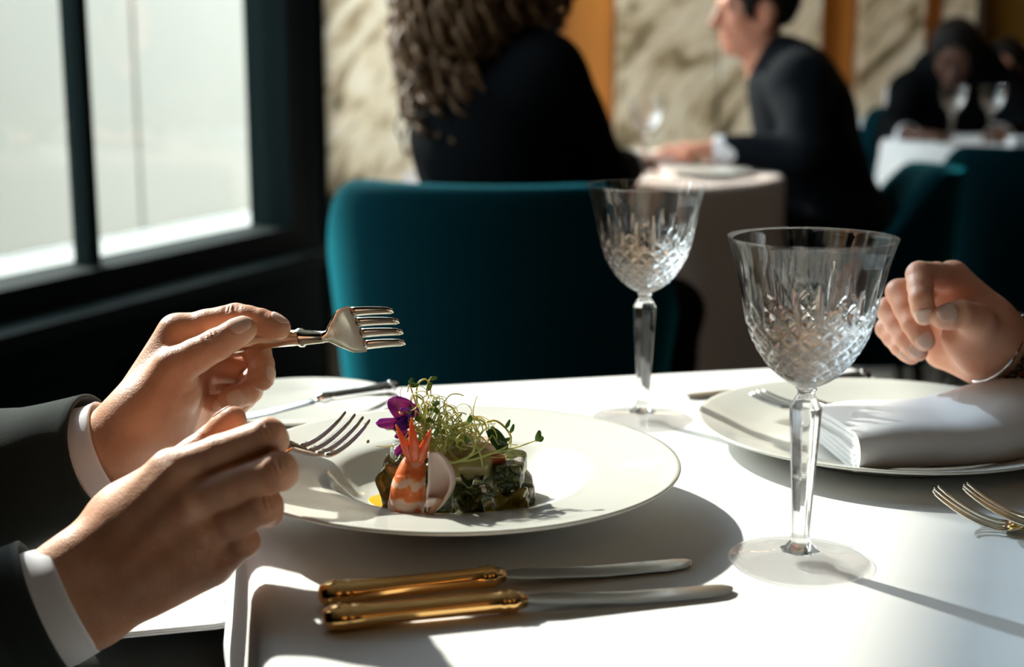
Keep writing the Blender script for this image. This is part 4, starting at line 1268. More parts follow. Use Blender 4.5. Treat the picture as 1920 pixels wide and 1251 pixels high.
# left diner: torso, thighs and head (outside the frame, they shade the table and fill the sleeves)
def finish_diner():
    fwd = np.array([0.98, 0.19, 0]); sd = np.array([-0.19, 0.98, 0])           # sd: towards his left arm
    pel = np.array([-0.62, 0.84, 0.56]); chest = np.array([-0.60, 0.845, 0.92]); neck = np.array([-0.585, 0.85, 1.13]); head = np.array([-0.54, 0.86, 1.29])
    shL = chest + sd * 0.18 + [0, 0, 0.13]; shR = chest - sd * 0.18 + [0, 0, 0.13]
    S = SDF((-0.90, 0.48, 0.48), (-0.22, 1.22, 1.46), 0.006)
    head_sdf(S, head, fwd + [0, 0, -0.35], (0, 0, 1)); S.cone(neck, head - [0, 0, 0.05], 0.06, 0.055, 0.02)
    S.cone(pel + [0, 0, 0.06], chest, 0.09, 0.09, 0.03); S.cone(chest, neck, 0.09, 0.06, 0.03)
    for sh, e, f_ in ((shL, EL_L, hu_f), (shR, EL_R, hr_f)):
        S.cone(chest, sh, 0.06, 0.045, 0.03); S.cone(sh, e, 0.04, 0.034, 0.02); S.cone(e, e * 0.3 + f_ * 0.7, 0.034, 0.028, 0.01)
    b = S.mesh()
    b = bridge(b, HU[:2], EL_L * 0.3 + hu_f * 0.7); b = bridge(b, HR[:2], EL_R * 0.3 + hr_f * 0.7)
    parent_keep(mobj('body', *b, M['skin']), diner)
    J = SDF((-0.95, 0.40, 0.30), (-0.25, 1.30, 1.30), 0.009)
    R = np.stack([sd, fwd, np.array([0, 0, 1.0])], 1)
    J.ell(pel, (0.17, 0.13, 0.14), R, 0.05); J.ell((pel + chest) / 2, (0.155, 0.125, 0.2), R, 0.05); J.ell(chest, (0.18, 0.125, 0.2), R, 0.05)
    for sh, e in ((shL, EL_L), (shR, EL_R)):
        J.cone(neck - [0, 0, 0.05], sh, 0.062, 0.07, 0.03); J.cone(sh, e, 0.07, 0.058, 0.03)
    J.cone(neck - [0, 0, 0.05], neck - [0, 0, 0.01], 0.075, 0.066, 0.02)
    jv, jf = J.mesh()
    V, F = join([(list(jv), [tuple(f) for f in jf])] + SLV)
    o = mobj('jacket', V, F, M['suit']); parent_keep(o, diner)
    K = SDF((-0.85, 0.50, 0.0), (0.15, 1.25, 0.72), 0.008)
    for sgn, kn in ((1, np.array([-0.16, 0.985, 0.56])), (-1, np.array([-0.16, 0.70, 0.52]))):
        hp = pel + sd * 0.095 * sgn + [0, 0, -0.02]
        K.cone(hp, kn, 0.088, 0.066, 0.03); K.cone(kn, [kn[0] + 0.02, kn[1], 0.09], 0.062, 0.048, 0.03)
    K.ell(pel - [0, 0, 0.0], (0.165, 0.13, 0.115), R, 0.05)
    for kn in ((-0.16, 0.985), (-0.16, 0.70)): K.cone((kn[0] - 0.02, kn[1], 0.05), (kn[0] + 0.13, kn[1], 0.045), 0.045, 0.036, 0.02)
    kv, kf = K.mesh()
    o = mobj('trousers', kv, kf, M['trouser']); parent_keep(o, diner)
    hair_cap(head, fwd + [0, 0, -0.35], (0, 0, 1), M['hair_dark'], diner)
finish_diner()
ln = soft_slab('napkin', (0, 0, 0), (0.115, 0.11, 0.004), 0.25, M['napkin'], 'white linen napkin lying across the lap of the diner with forks', 'napkin')
lp = onz(318, 1142, 0.642); ln.location = (lp[0] - 0.016, lp[1] + 0.010, 0.640)

# ---- guest's hand on the far side of the napkin plate
HG_J = dict(index=[(1786, 520, 1.000), (1724, 515, .968), (1727, 560, .955), (1733, 592, .957)],
            middle=[(1764, 540, 1.020), (1686, 548, .992), (1712, 606, .976), (1734, 640, .975)],
            ring=[(1756, 570, 1.034), (1665, 580, 1.008), (1697, 633, .992), (1722, 660, .988)],
            pinky=[(1764, 606, 1.044), (1662, 616, 1.022), (1688, 650, 1.006), (1710, 668, 1.000)],
            thumb=[(1852, 630, .990), (1832, 602, .965), (1802, 589, .952), (1766, 596, .950)])
hg_w = px(1866, 652, 1.010); hg_f = px(2040, 752, 1.03)
HG = build_hand(HG_J, hg_w, hg_f, 0.0265, 0.029, palm_extra=[(px(1838, 650, .995), px(1812, 632, .985), 0.019, 0.016), (px(1838, 668, 1.02), px(1770, 655, 1.035), 0.018, 0.014), (px(1838, 600, 1.0), px(1800, 560, 1.01), 0.018, 0.014)], rscale=0.97)
guest = empty('person', (0.85, 1.10, 0), 0, 'guest in black with a bracelet resting a curled hand over the plate', 'person')
add_nails(HG[2], guest, dict(index=np.array([-0.35, -1.0, 0.25]), middle=np.array([-0.25, -1.0, 0.3]), ring=np.array([-0.3, -1.0, 0.3]), pinky=np.array([-0.3, -0.9, 0.2]), thumb=np.array([-0.05, -0.8, 0.65])), 0.97, HG)
def finish_guest():
    fwd = np.array([-0.98, -0.10, 0]); sd = np.array([0.10, -0.98, 0])
    pel = np.array([0.90, 1.12, 0.56]); chest = np.array([0.88, 1.12, 0.92]); neck = np.array([0.865, 1.115, 1.11]); head = np.array([0.83, 1.11, 1.27])
    elb = px(2230, 860, 1.06); sh = chest + sd * 0.17 + [0, 0, 0.12]; sh2 = chest - sd * 0.17 + [0, 0, 0.12]; el2 = sh2 + np.array([-0.06, 0.06, -0.27]); wr2 = np.array([0.52, 1.30, 0.70])
    S = SDF((0.38, 0.80, 0.50), (1.12, 1.50, 1.45), 0.006)
    head_sdf(S, head, fwd + [0, 0, -0.3], (0, 0, 1)); S.cone(neck, head - [0, 0, 0.05], 0.055, 0.05, 0.02)
    S.cone(pel + [0, 0, 0.06], chest, 0.08, 0.08, 0.03); S.cone(chest, neck, 0.08, 0.055, 0.03)
    S.cone(chest, sh, 0.055, 0.04, 0.03); S.cone(sh, elb, 0.036, 0.032, 0.02); S.cone(elb, elb * 0.3 + hg_f * 0.7, 0.032, 0.027, 0.01)
    S.cone(chest, sh2, 0.055, 0.04, 0.03); S.cone(sh2, el2, 0.036, 0.032, 0.02); S.cone(el2, wr2, 0.032, 0.026, 0.01); simple_hand(S, wr2, wr2 - el2, (0, 0, 1))
    parent_keep(mobj('body', *bridge(S.mesh(), HG[:2], elb * 0.3 + hg_f * 0.7), M['skin_r']), guest)
    J = SDF((0.40, 0.75, 0.02), (1.20, 1.55, 1.30), 0.009)
    R = np.stack([sd, fwd, np.array([0, 0, 1.0])], 1)
    J.ell(pel, (0.17, 0.13, 0.14), R, 0.05); J.ell((pel + chest) / 2, (0.145, 0.12, 0.2), R, 0.05); J.ell(chest, (0.165, 0.12, 0.19), R, 0.05)
    J.cone(neck - [0, 0, 0.05], sh, 0.055, 0.062, 0.03); J.cone(sh, elb, 0.062, 0.052, 0.03)
    J.cone(neck - [0, 0, 0.05], sh2, 0.055, 0.062, 0.03); J.cone(sh2, el2, 0.062, 0.052, 0.03); J.cone(el2, wr2, 0.05, 0.038, 0.02)
    for s_ in (-1, 1):
        kn = pel + fwd * 0.36 + sd * 0.11 * s_ + [0, 0, -0.03]; J.cone(pel + sd * 0.09 * s_, kn, 0.085, 0.065, 0.03); J.cone(kn, [kn[0], kn[1], 0.08], 0.06, 0.045, 0.02)
    jv, jf = J.mesh()
    slv = sleeve_tube([elb, px(2080, 785, 1.035), px(1970, 712, 1.022), px(1902, 672, 1.015)], [0.052, 0.047, 0.041, 0.0365], '', 0.003, wob=0.02, seed=8)
    V, F = join([(list(jv), [tuple(f) for f in jf]), slv])
    parent_keep(mobj('jacket', V, F, M['suit_black']), guest)
    hair_cap(head, fwd + [0, 0, -0.3], (0, 0, 1), M['hair_dark'], guest)
    # bracelet of black beads and a silver band
    t = hg_f - hg_w; t /= np.linalg.norm(t); t, n, b_ = frame_of(t)
    br = empty('bracelet', tuple(hg_w), 0, 'black bead bracelet with a silver band on the guest wrist', 'bracelet')
    beads = []
    for k in range(30):
        a = 2 * pi * k / 30
        for o_, rr in ((0.006, 0.0030), (0.014, 0.0027)):
            c = hg_w + t * o_ + (0.0315 * math.cos(a)) * b_ + 0.0285 * math.sin(a) * n
            beads.append(lathe([(0, rr), (rr * 0.7, rr * 0.7), (rr, 0), (rr * 0.7, -rr * 0.7), (0, -rr)], 8, tuple(c)))
    o = mobj('bead_string', *join(beads), M['black']); fix_normals(o); o['kind'] = 'stuff'; parent_keep(o, br)
    o = mobj('silver_band', *tube([hg_w + t * -0.002 + 0.0305 * math.cos(a) * b_ + 0.0275 * math.sin(a) * n for a in np.linspace(0, 2 * pi, 48)], 0.0016, 8), M['chrome']); parent_keep(o, br)
finish_guest()

# ---- woman with curly hair, back to the camera
wp = dict(pel=(0.035, 2.54, 0.57), chest=(-0.055, 2.56, 0.88), neck=(-0.045, 2.58, 1.08), head=(-0.035, 2.62, 1.235))
woman = seated('person', 'woman with long curly brown hair in black seen from behind', 'skin_man', 'suit_black', fwd=(0.7, 0.7, 0), hfwd=(0.6, 0.8, -0.05),
               sh=[(-0.13, 2.67, 0.995), (0.055, 2.47, 0.985)], el=[(-0.02, 2.86, 0.82), (0.165, 2.66, 0.80)], wr=[(0.12, 3.02, 0.82), (0.235, 2.90, 0.80)],
               knees=[(0.20, 2.90, 0.53), (0.30, 2.72, 0.53)], build=0.82, hips=0.155, handup=((0, 0, 1), (0, 0, 1)), h=0.007, **wp)
def curly_hair():
    rg = np.random.default_rng(11); c = np.array(wp['head']); parts = []
    S = SDF(c - [0.24, 0.24, 0.44], c + [0.22, 0.22, 0.16], 0.007)
    S.ell(c + [0, -0.02, 0.03], (0.105, 0.115, 0.115), None, 0.02)
    S.ell(c + [-0.02, -0.06, -0.12], (0.125, 0.085, 0.15), None, 0.04)
    S.ell(c + [-0.055, -0.06, -0.24], (0.085, 0.065, 0.085), None, 0.04)
    S.ell(c + [0.035, 0.125, -0.04], (0.07, 0.07, 0.10), None, 0.02, sub=True)
    V, F = S.mesh(); parts.append((list(V), [tuple(f) for f in F]))
    for i in range(230):
        a = rg.uniform(-pi * 1.05, pi * 0.15); e = rg.uniform(-0.25, 1.0)
        st = c + np.array([0.112 * math.cos(a) * math.cos(e), -0.02 + 0.118 * math.sin(a) * math.cos(e), 0.03 + 0.11 * math.sin(e)])
        L = rg.uniform(0.22, 0.40) * (1.0 if math.cos(a) < 0.3 else 0.7); ph = rg.uniform(0, 6); fr = rg.uniform(9, 15); am = rg.uniform(0.010, 0.022); pts = []
        out = np.array([math.cos(a), math.sin(a), 0])
        for j in range(40):
            f = j / 39
            p = st + np.array([0, 0, -L * f]) + out * (0.035 * math.sin(pi * min(1, f * 1.2)) + 0.01) + np.array([-0.03, -0.012, 0]) * f
            tt = ph + f * fr * 2; p = p + am * (0.3 + f) * np.array([math.cos(tt), math.sin(tt), 0.4 * math.sin(tt * 1.3)])
            pts.append(p)
        parts.append(tube(pts, [0.0055, 0.0065, 0.006, 0.0025], 5))
    o = mobj('hair', *join(parts), M['hair']); parent_keep(o, woman)
curly_hair()

# ---- man in profile across the round table
def manp(u, v, s): return px(u, v, s)
man2 = seated('person', 'man in dark suit seen in profile with hands on the round table', 'skin_man', 'suit_navy', hair='hair_dark',
              pel=(0.83, 3.66, 0.58), chest=(0.735, 3.66, 0.88), neck=px(1462, 118, 3.62), head=px(1415, 20, 3.62), fwd=(-1, 0, 0), hfwd=(-0.97, -0.18, -0.06),
              sh=[px(1500, 150, 3.46), px(1490, 150, 3.80)], el=[px(1508, 292, 3.36), px(1470, 290, 3.82)], wr=[px(1345, 281, 3.42), px(1345, 285, 3.66)],
              knees=[(0.45, 3.55, 0.53), (0.45, 3.78, 0.53)], h=0.008)
# ---- man looking down behind two wine glasses
man3 = seated('person', 'man in black suit looking down behind two wine glasses', 'skin_dark', 'suit_black', hair='hair_dark',
              pel=(1.575, 5.17, 0.58), chest=(1.56, 5.09, 0.90), neck=px(1797, 165, 4.98), head=px(1788, 108, 4.92), fwd=(0, -1, 0), hfwd=(-0.30, -0.90, -0.42), hup=(0, -0.3, 1),
              sh=[px(1707, 172, 4.98), px(1888, 172, 4.98)], el=[px(1672, 258, 4.80), px(1925, 258, 4.80)], wr=[px(1702, 252, 4.62), px(1868, 252, 4.62)],
              handdir=[np.array([0.6, -0.6, 0]), np.array([-0.3, -0.9, 0])], knees=[(1.45, 4.80, 0.54), (1.70, 4.80, 0.54)], h=0.009)
# ---- far guest by the bronze wall
man4 = seated('person', 'small far guest in dark clothes by the bronze wall', 'skin_man', 'suit_black', hair='hair_dark', hairkw=dict(grow=0.02),
              pel=(2.42, 6.55, 0.58), chest=(2.42, 6.52, 0.90), neck=px(1900, 178, 6.45), head=px(1885, 130, 6.40), fwd=(-0.4, -0.9, 0), hfwd=(-0.6, -0.8, -0.1),
              sh=[px(1845, 205, 6.45), px(1965, 205, 6.45)], el=[px(1835, 285, 6.35), px(1990, 285, 6.35)], wr=[px(1880, 290, 6.15), px(1950, 290, 6.15)],
              knees=[(2.25, 6.2, 0.54), (2.5, 6.2, 0.54)], h=0.011)
# ------------------------------------------------------------------ the plated food
def food_mats():
    m, n, l, b = mat('leaf_terrine')
    b.inputs['Roughness'].default_value = 0.28
    tc = n.new('ShaderNodeTexCoord')
    ns = n.new('ShaderNodeTexNoise'); ns.inputs['Scale'].default_value = 90; ns.inputs['Detail'].default_value = 3; l.new(tc.outputs['Object'], ns.inputs['Vector'])
    mxv = n.new('ShaderNodeMix'); mxv.data_type = 'VECTOR'; mxv.inputs[0].default_value = 0.02
    l.new(tc.outputs['Object'], mxv.inputs[4]); l.new(ns.outputs['Color'], mxv.inputs[5])
    vo = n.new('ShaderNodeTexVoronoi'); vo.inputs['Scale'].default_value = 130; vo.feature = 'F1'; l.new(mxv.outputs[1], vo.inputs['Vector'])
    r = ramp(n, [(0.0, (0.035, 0.065, 0.013)), (0.30, (0.09, 0.125, 0.024)), (0.50, (0.21, 0.18, 0.035)), (0.66, (0.035, 0.055, 0.014)), (0.84, (0.11, 0.13, 0.035)), (0.91, (0.50, 0.44, 0.42))])
    r.color_ramp.interpolation = 'LINEAR'
    sp = n.new('ShaderNodeSeparateColor'); l.new(vo.outputs['Color'], sp.inputs[0]); l.new(sp.outputs[0], r.inputs[0])
    ve = n.new('ShaderNodeTexVoronoi'); ve.inputs['Scale'].default_value = 130; ve.feature = 'DISTANCE_TO_EDGE'; l.new(mxv.outputs[1], ve.inputs['Vector'])
    r2 = ramp(n, [(0.03, (0.10, 0.10, 0.06)), (0.16, (1, 1, 1))]); l.new(ve.outputs['Distance'], r2.inputs[0])
    mm = n.new('ShaderNodeMix'); mm.data_type = 'RGBA'; mm.blend_type = 'MULTIPLY'; mm.inputs[0].default_value = 0.9
    l.new(r.outputs[0], mm.inputs[6]); l.new(r2.outputs[0], mm.inputs[7]); l.new(mm.outputs[2], b.inputs['Base Color'])
    bp = n.new('ShaderNodeBump'); bp.inputs['Strength'].default_value = 0.7; bp.inputs['Distance'].default_value = 0.002
    l.new(ve.outputs['Distance'], bp.inputs['Height']); l.new(bp.outputs['Normal'], b.inputs['Normal'])
    M['terrine'] = m
    m, n, l, b = mat('prawn_shell')
    b.inputs['Roughness'].default_value = 0.25; b.inputs['Subsurface Weight'].default_value = 0.3; b.inputs['Subsurface Scale'].default_value = 0.004
    b.inputs['Subsurface Radius'].default_value = (1, 0.4, 0.2)
    tc = n.new('ShaderNodeTexCoord'); sx = n.new('ShaderNodeSeparateXYZ'); l.new(tc.outputs['Generated'], sx.inputs[0])
    ns = n.new('ShaderNodeTexNoise'); ns.inputs['Scale'].default_value = 130; ns.inputs['Detail'].default_value = 5; l.new(tc.outputs['Object'], ns.inputs['Vector'])
    a = n.new('ShaderNodeMath'); a.operation = 'MULTIPLY_ADD'; a.inputs[1].default_value = 24.0; l.new(sx.outputs['Z'], a.inputs[0])
    ns2 = n.new('ShaderNodeMath'); ns2.operation = 'MULTIPLY'; ns2.inputs[1].default_value = 9.0; l.new(ns.outputs['Fac'], ns2.inputs[0]); l.new(ns2.outputs[0], a.inputs[2])
    s = n.new('ShaderNodeMath'); s.operation = 'SINE'; l.new(a.outputs[0], s.inputs[0])
    up_ = n.new('ShaderNodeMath'); up_.operation = 'MULTIPLY_ADD'; up_.inputs[1].default_value = 1.6; up_.inputs[2].default_value = -0.75; l.new(sx.outputs['Z'], up_.inputs[0])
    ad = n.new('ShaderNodeMath'); ad.operation = 'ADD'; l.new(s.outputs[0], ad.inputs[0]); l.new(up_.outputs[0], ad.inputs[1])
    r = ramp(n, [(0.0, (0.86, 0.62, 0.50)), (0.30, (0.84, 0.55, 0.40)), (0.46, (0.85, 0.27, 0.09)), (1.0, (0.72, 0.15, 0.035))])
    mr = n.new('ShaderNodeMath'); mr.operation = 'MULTIPLY_ADD'; mr.inputs[1].default_value = 0.4; mr.inputs[2].default_value = 0.52; l.new(ad.outputs[0], mr.inputs[0])
    l.new(mr.outputs[0], r.inputs[0]); l.new(r.outputs[0], b.inputs['Base Color'])
    M['prawn'] = m
    M['tail'] = P('prawn_tail', (0.66, 0.13, 0.035), 0.25, vary=0.35, vscale=200, sss=0.2)
    M['claw'] = P('claw_shell', (0.78, 0.64, 0.58), 0.25, vary=0.15, vscale=90, sss=0.2)
    M['claw_pink'] = P('claw_joint', (0.62, 0.30, 0.18), 0.35, vary=0.4, vscale=160)
    M['petal'] = P('violet_petal', (0.085, 0.010, 0.42), 0.45, vary=0.45, vscale=140, sss=0.15)
    M['stamen'] = P('yellow_stamen', (0.75, 0.65, 0.15), 0.5)
    M['sprout'] = P('pale_sprout', (0.50, 0.55, 0.16), 0.4, vary=0.25, vscale=60, sss=0.2)
    M['sproutleaf'] = P('sprout_leaf', (0.13, 0.26, 0.03), 0.4, vary=0.3, vscale=120)
    M['bigleaf'] = P('dark_pea_leaf', (0.03, 0.085, 0.015), 0.35, vary=0.3, vscale=90)
    M['olive'] = P('olive_leaf', (0.22, 0.18, 0.022), 0.2, vary=0.5, vscale=90, bump=(140, 0.6, 0.002))
    M['sauce'] = P('yellow_sauce', (0.80, 0.47, 0.02), 0.15, coat=0.3)
    M['meat'] = P('pale_meat', (0.78, 0.58, 0.46), 0.3, vary=0.1, vscale=90, sss=0.3)
    M['meat_red'] = P('red_meat_edge', (0.50, 0.10, 0.045), 0.3, vary=0.35, vscale=160, sss=0.2)
    M['onion'] = P('glazed_onion', (0.36, 0.30, 0.12), 0.2, vary=0.4, vscale=80, sss=0.3)
food_mats()
PF = T + 0.0004 + 0.0078                 # plate floor

# sauce
rg = np.random.default_rng(5)
def sauce():
    V = [(0, 0, 0.0013)]; F = []; n = 60
    ph = rg.uniform(0, 6, 4)
    for rr, z in ((0.6, 0.0013), (0.93, 0.0012), (1.0, 0.0006), (1.01, 0.0)):
        for k in range(n):
            a = 2 * pi * k / n; r = rr * (1 + 0.05 * math.sin(3 * a + ph[0]) + 0.04 * math.sin(5 * a + ph[1]))
            V.append((0.0505 * r * math.cos(a), 0.036 * r * math.sin(a), z))
    for k in range(n): F.append((0, 1 + k, 1 + (k + 1) % n))
    for i in range(3):
        for k in range(n):
            k2 = (k + 1) % n; F.append((1 + i * n + k, 1 + (i + 1) * n + k, 1 + (i + 1) * n + k2, 1 + i * n + k2))
    o = mobj('sauce', V, F, M['sauce']); o.location = (-0.035, 0.829, PF)
    return tag(o, 'glossy yellow sauce pooled under the leafy terrine', 'sauce')
sauce()

def lumpy_box(c, s, rz, amp, seed, n=14, freq=160):
    """rounded box with an uneven, folded surface"""
    r2 = np.random.default_rng(seed); V = []; F = []; idx = {}
    def add(p):
        k = tuple(np.round(p, 5))
        if k not in idx: idx[k] = len(V); V.append(np.array(p, float))
        return idx[k]
    for ax in range(3):
        for sg in (-1, 1):
            a, b = (ax + 1) % 3, (ax + 2) % 3
            for i in range(n):
                for j in range(n):
                    q = []
                    for di, dj in ((0, 0), (1, 0), (1, 1), (0, 1)):
                        p = np.zeros(3); p[ax] = sg; p[a] = -1 + 2 * (i + di) / n; p[b] = -1 + 2 * (j + dj) / n
                        q.append(add(p))
                    F.append(tuple(q if sg > 0 else q[::-1]))
    V = np.array(V); L = (np.abs(V) ** 7).sum(1) ** (1 / 7); V = V / L[:, None] * np.array(s) / 2
    ph = r2.uniform(0, 6, 9)
    d = np.zeros(len(V))
    for i in range(5):
        k = r2.normal(0, freq, 3); d += np.sin(V @ k + ph[i])
    nn = V / (np.linalg.norm(V, axis=1)[:, None] + 1e-9)
    V = V + nn * (amp * d / 2.2)[:, None]
    c_, s_ = math.cos(rz), math.sin(rz); R = np.array([[c_, -s_, 0], [s_, c_, 0], [0, 0, 1]])
    return [tuple(p) for p in V @ R.T + np.array(c)], F

ter = empty('terrine', (-0.033, 0.833, PF), 0, 'dark green leaf-wrapped terrine slices stacked in the soup plate', 'food')
o = mobj('base_slice', *lumpy_box((-0.030, 0.831, PF + 0.0085), (0.086, 0.050, 0.0165), 0.08, 0.0011, 1, 18), M['terrine']); parent_keep(o, ter)
o = mobj('top_slice', *lumpy_box((-0.021, 0.832, PF + 0.0215), (0.060, 0.044, 0.0150), -0.12, 0.0012, 2, 16), M['terrine']); parent_keep(o, ter)
o = mobj('top_slice', *lumpy_box((-0.052, 0.842, PF + 0.0240), (0.040, 0.036, 0.0200), 0.2, 0.0014, 3, 14), M['terrine']); parent_keep(o, ter)
def crumpled_leaf(corner, du, dv, seed, amp=0.0022, n=14):
    r2 = np.random.default_rng(seed); ph = r2.uniform(0, 6, 6); V = []; F = []
    nn = np.cross(du, dv); nn /= np.linalg.norm(nn)
    for j in range(n + 1):
        for i in range(n + 1):
            a, b = i / n, j / n
            w = math.sin(9 * a + 4 * b + ph[0]) + math.sin(7 * b - 5 * a + ph[1]) + 0.6 * math.sin(17 * a + ph[2]) * math.cos(13 * b + ph[3])
            e = 0.06 * math.sin(8 * b + ph[4]); e2 = 0.06 * math.sin(9 * a + ph[5])
            V.append(np.array(corner) + np.array(du) * (a + e * (a - 0.5)) + np.array(dv) * (b + e2 * (b - 0.5)) + nn * amp * w)
    for j in range(n):
        for i in range(n): F.append((j * (n + 1) + i, j * (n + 1) + i + 1, (j + 1) * (n + 1) + i + 1, (j + 1) * (n + 1) + i))
    return V, F
def leaf_wrap(c, du, dv, seed, m='olive', amp=0.0022):
    o = mobj('leaf_wrap', *crumpled_leaf(np.array(c), np.array(du), np.array(dv), seed, amp), M[m])
    so = o.modifiers.new('thick', 'SOLIDIFY'); so.thickness = 0.0009; parent_keep(o, ter)
leaf_wrap(px(713, 966, .812), px(748, 972, .802) - px(713, 966, .812), px(716, 872, .822) - px(713, 966, .812), 4)
leaf_wrap(px(716, 880, .820), px(764, 882, .815) - px(716, 880, .820), px(728, 856, .842) - px(716, 880, .820), 5)
leaf_wrap(px(845, 974, .797), px(905, 970, .797) - px(845, 974, .797), px(846, 925, .802) - px(845, 974, .797), 6, 'terrine', 0.0026)
leaf_wrap(px(925, 968, .799), px(985, 958, .806) - px(925, 968, .799), px(930, 925, .806) - px(925, 968, .799), 7, 'olive', 0.0024)
leaf_wrap(px(868, 905, .803), px(905, 900, .803) - px(868, 905, .803), px(866, 868, .815) - px(868, 905, .803), 8, 'terrine', 0.0026)

# prawn standing on its cut end, tail fan up
pr = empty('prawn', tuple(px(760, 968, .806)), 0, 'cooked orange prawn standing tail up against the terrine', 'prawn')
cen = np.array([px(759, 978, .800), px(762, 948, .799), px(766, 915, .799), px(771, 888, .801), px(777, 864, .803), px(782, 843, .805), px(785, 828, .807)])
rr_ = np.array([31, 35, 33, 28, 21, 13, 6]) * 0.80 / FPX
Pc = catmull(cen, 12); tt = np.linspace(0, 1, len(Pc)); R0 = np.interp(tt, np.linspace(0, 1, len(rr_)), rr_)
R0 = R0 * (1 + 0.035 * ((tt * 4.2 + 0.2) % 1.0 - 0.5))
V, F = tube(Pc, list(R0), 28, ref=(0, -1, 0), flat=0.85)
o = mobj('shell', V, F, M['prawn']); parent_keep(o, pr)
for (u0, v0, s0_), (u1, v1, s1_), w in (((774, 866, .797), (742, 796, .792), 8.5), ((779, 864, .795), (771, 783, .790), 10), ((786, 866, .796), (808, 804, .791), 9.5), ((786, 862, .802), (800, 812, .803), 8)):
    a, b = px(u0, v0, s0_), px(u1, v1, s1_); mid = (a + b) / 2 + px(960, 620, .8) * 0
    pts = catmull([a, a * 0.5 + b * 0.5 + np.array([0, -0.0008, 0.0]), b], 8)
    k = 0.80 / FPX
    o = mobj('tail_fan', *tube(pts, [w * 0.9 * k, w * k * 1.1, w * 0.85 * k, w * 0.55 * k, 1.2 * k], 10, ref=(0, -1, 0), flat=0.45), M['tail']); parent_keep(o, pr)

# hollow claw shell leaning beside the prawn
cl = empty('claw_shell', tuple(px(818, 965, .797)), 0, 'hollow pale claw shell leaning beside the prawn', 'shellfish')
secs = []
k = 0.797 / FPX
axis_ = [(812, 848, 7), (820, 862, 14), (826, 882, 19), (828, 902, 21), (824, 922, 20), (817, 942, 14), (808, 960, 6)]
Pc = catmull([(u, v, w) for u, v, w in axis_], 5)
V = []; F = []; na = 15
for (u, v, w) in Pc:
    c = px(u, v, .789)
    for i in range(na):
        a = pi * (-0.08 + 1.16 * i / (na - 1))
        V.append(c + RT * (-math.cos(a)) * w * k + (FW * 0.85 + RT * 0.45) * (math.sin(a)) * w * k * 1.25)
for j in range(len(Pc) - 1):
    for i in range(na - 1): F.append((j * na + i, j * na + i + 1, (j + 1) * na + i + 1, (j + 1) * na + i))
o = mobj('shell', V, F, M['claw']); so = o.modifiers.new('thick', 'SOLIDIFY'); so.thickness = 0.0013; so.offset = 0; parent_keep(o, cl)
o = mobj('joint', *tube(catmull([px(824, 934, .789), px(815, 950, .788), px(807, 966, .788), px(803, 974, .789)], 6), [9 * k, 7 * k, 4.5 * k, 2 * k], 10), M['claw_pink']); parent_keep(o, cl)
o = mobj('joint', *lumpy_box(px(808, 942, .787), (0.006, 0.004, 0.005), 0.3, 0.0006, 9, 6, 500), M['claw']); parent_keep(o, cl)

# chunks of meat and glazed onion on top
ch = empty('meat_chunk', tuple(px(905, 870, .822)), 0, 'pale meat chunk with a red edge under the sprouts', 'food')
c0 = px(907, 838, .826)
o = mobj('flesh', *lumpy_box(c0, (0.019, 0.016, 0.009), 0.15, 0.0004, 21, 10, 250), M['meat']); parent_keep(o, ch)
o = mobj('red_edge', *lumpy_box(c0 - [-0.001, 0, 0.0060], (0.0195, 0.0165, 0.0045), 0.15, 0.0004, 22, 10, 250), M['meat_red']); parent_keep(o, ch)
o = mobj('red_edge', *lumpy_box(px(925, 866, .820), (0.012, 0.012, 0.009), 0.4, 0.0005, 23, 10, 250), M['meat_red']); parent_keep(o, ch)
ch2 = tag(mobj('meat_chunk', *lumpy_box(px(862, 832, .832), (0.016, 0.014, 0.012), -0.2, 0.0005, 24, 10, 250), M['meat']), 'pale meat cube half hidden by the tangled sprouts', 'food')
S = SDF(px(872, 868, .812) - 0.03, px(872, 868, .812) + 0.03, 0.0012)
S.ell(px(868, 868, .814), (0.0165, 0.012, 0.0105), None, 0.003); S.ell(px(895, 872, .812), (0.008, 0.008, 0.0095), None, 0.004)
V, F = S.mesh(); tag(mobj('glazed_onion', V, F, M['onion']), 'glazed translucent onion piece on the terrine', 'food')
tag(mobj('glazed_onion', *lumpy_box(px(948, 895, .815), (0.016, 0.014, 0.017), 0.3, 0.0007, 26, 10, 260), M['terrine']), 'pale-streaked leaf roll at the terrine corner', 'food')
tag(mobj('crumb', *lumpy_box(px(690, 828, .895), (0.0018, 0.0018, 0.0018), 0, 0.0002, 27, 4, 900), M['olive']), 'tiny dark crumb on the plate rim', 'crumb')

# violet flower
def petal(base, tip, width, cup, nrm, name='petal'):
    base = np.array(base); tip = np.array(tip); t = tip - base; L = np.linalg.norm(t); t /= L
    n = np.array(nrm, float); n -= t * (n @ t); n /= np.linalg.norm(n); b = np.cross(t, n); V = []; F = []; na, nl = 9, 10
    for j in range(nl):
        f = j / (nl - 1); w = width * (math.sin(pi * (0.10 + 0.70 * f)) ** 0.8)
        for i in range(na):
            g = i / (na - 1) * 2 - 1
            V.append(base + t * (L * f + 0.10 * L * (1 - g * g) * f) + b * g * w + n * (cup * (g * g) * w + 0.35 * cup * L * math.sin(pi * f) + 0.05 * L * math.sin(5 * g + 6 * f)))
    for j in range(nl - 1):
        for i in range(na - 1): F.append((j * na + i, j * na + i + 1, (j + 1) * na + i + 1, (j + 1) * na + i))
    return V, F
fl = empty('violet_flower', tuple(px(768, 785, .82)), 0, 'purple edible flower tucked behind the prawn tail', 'flower')
mm_ = 0.82 / FPX
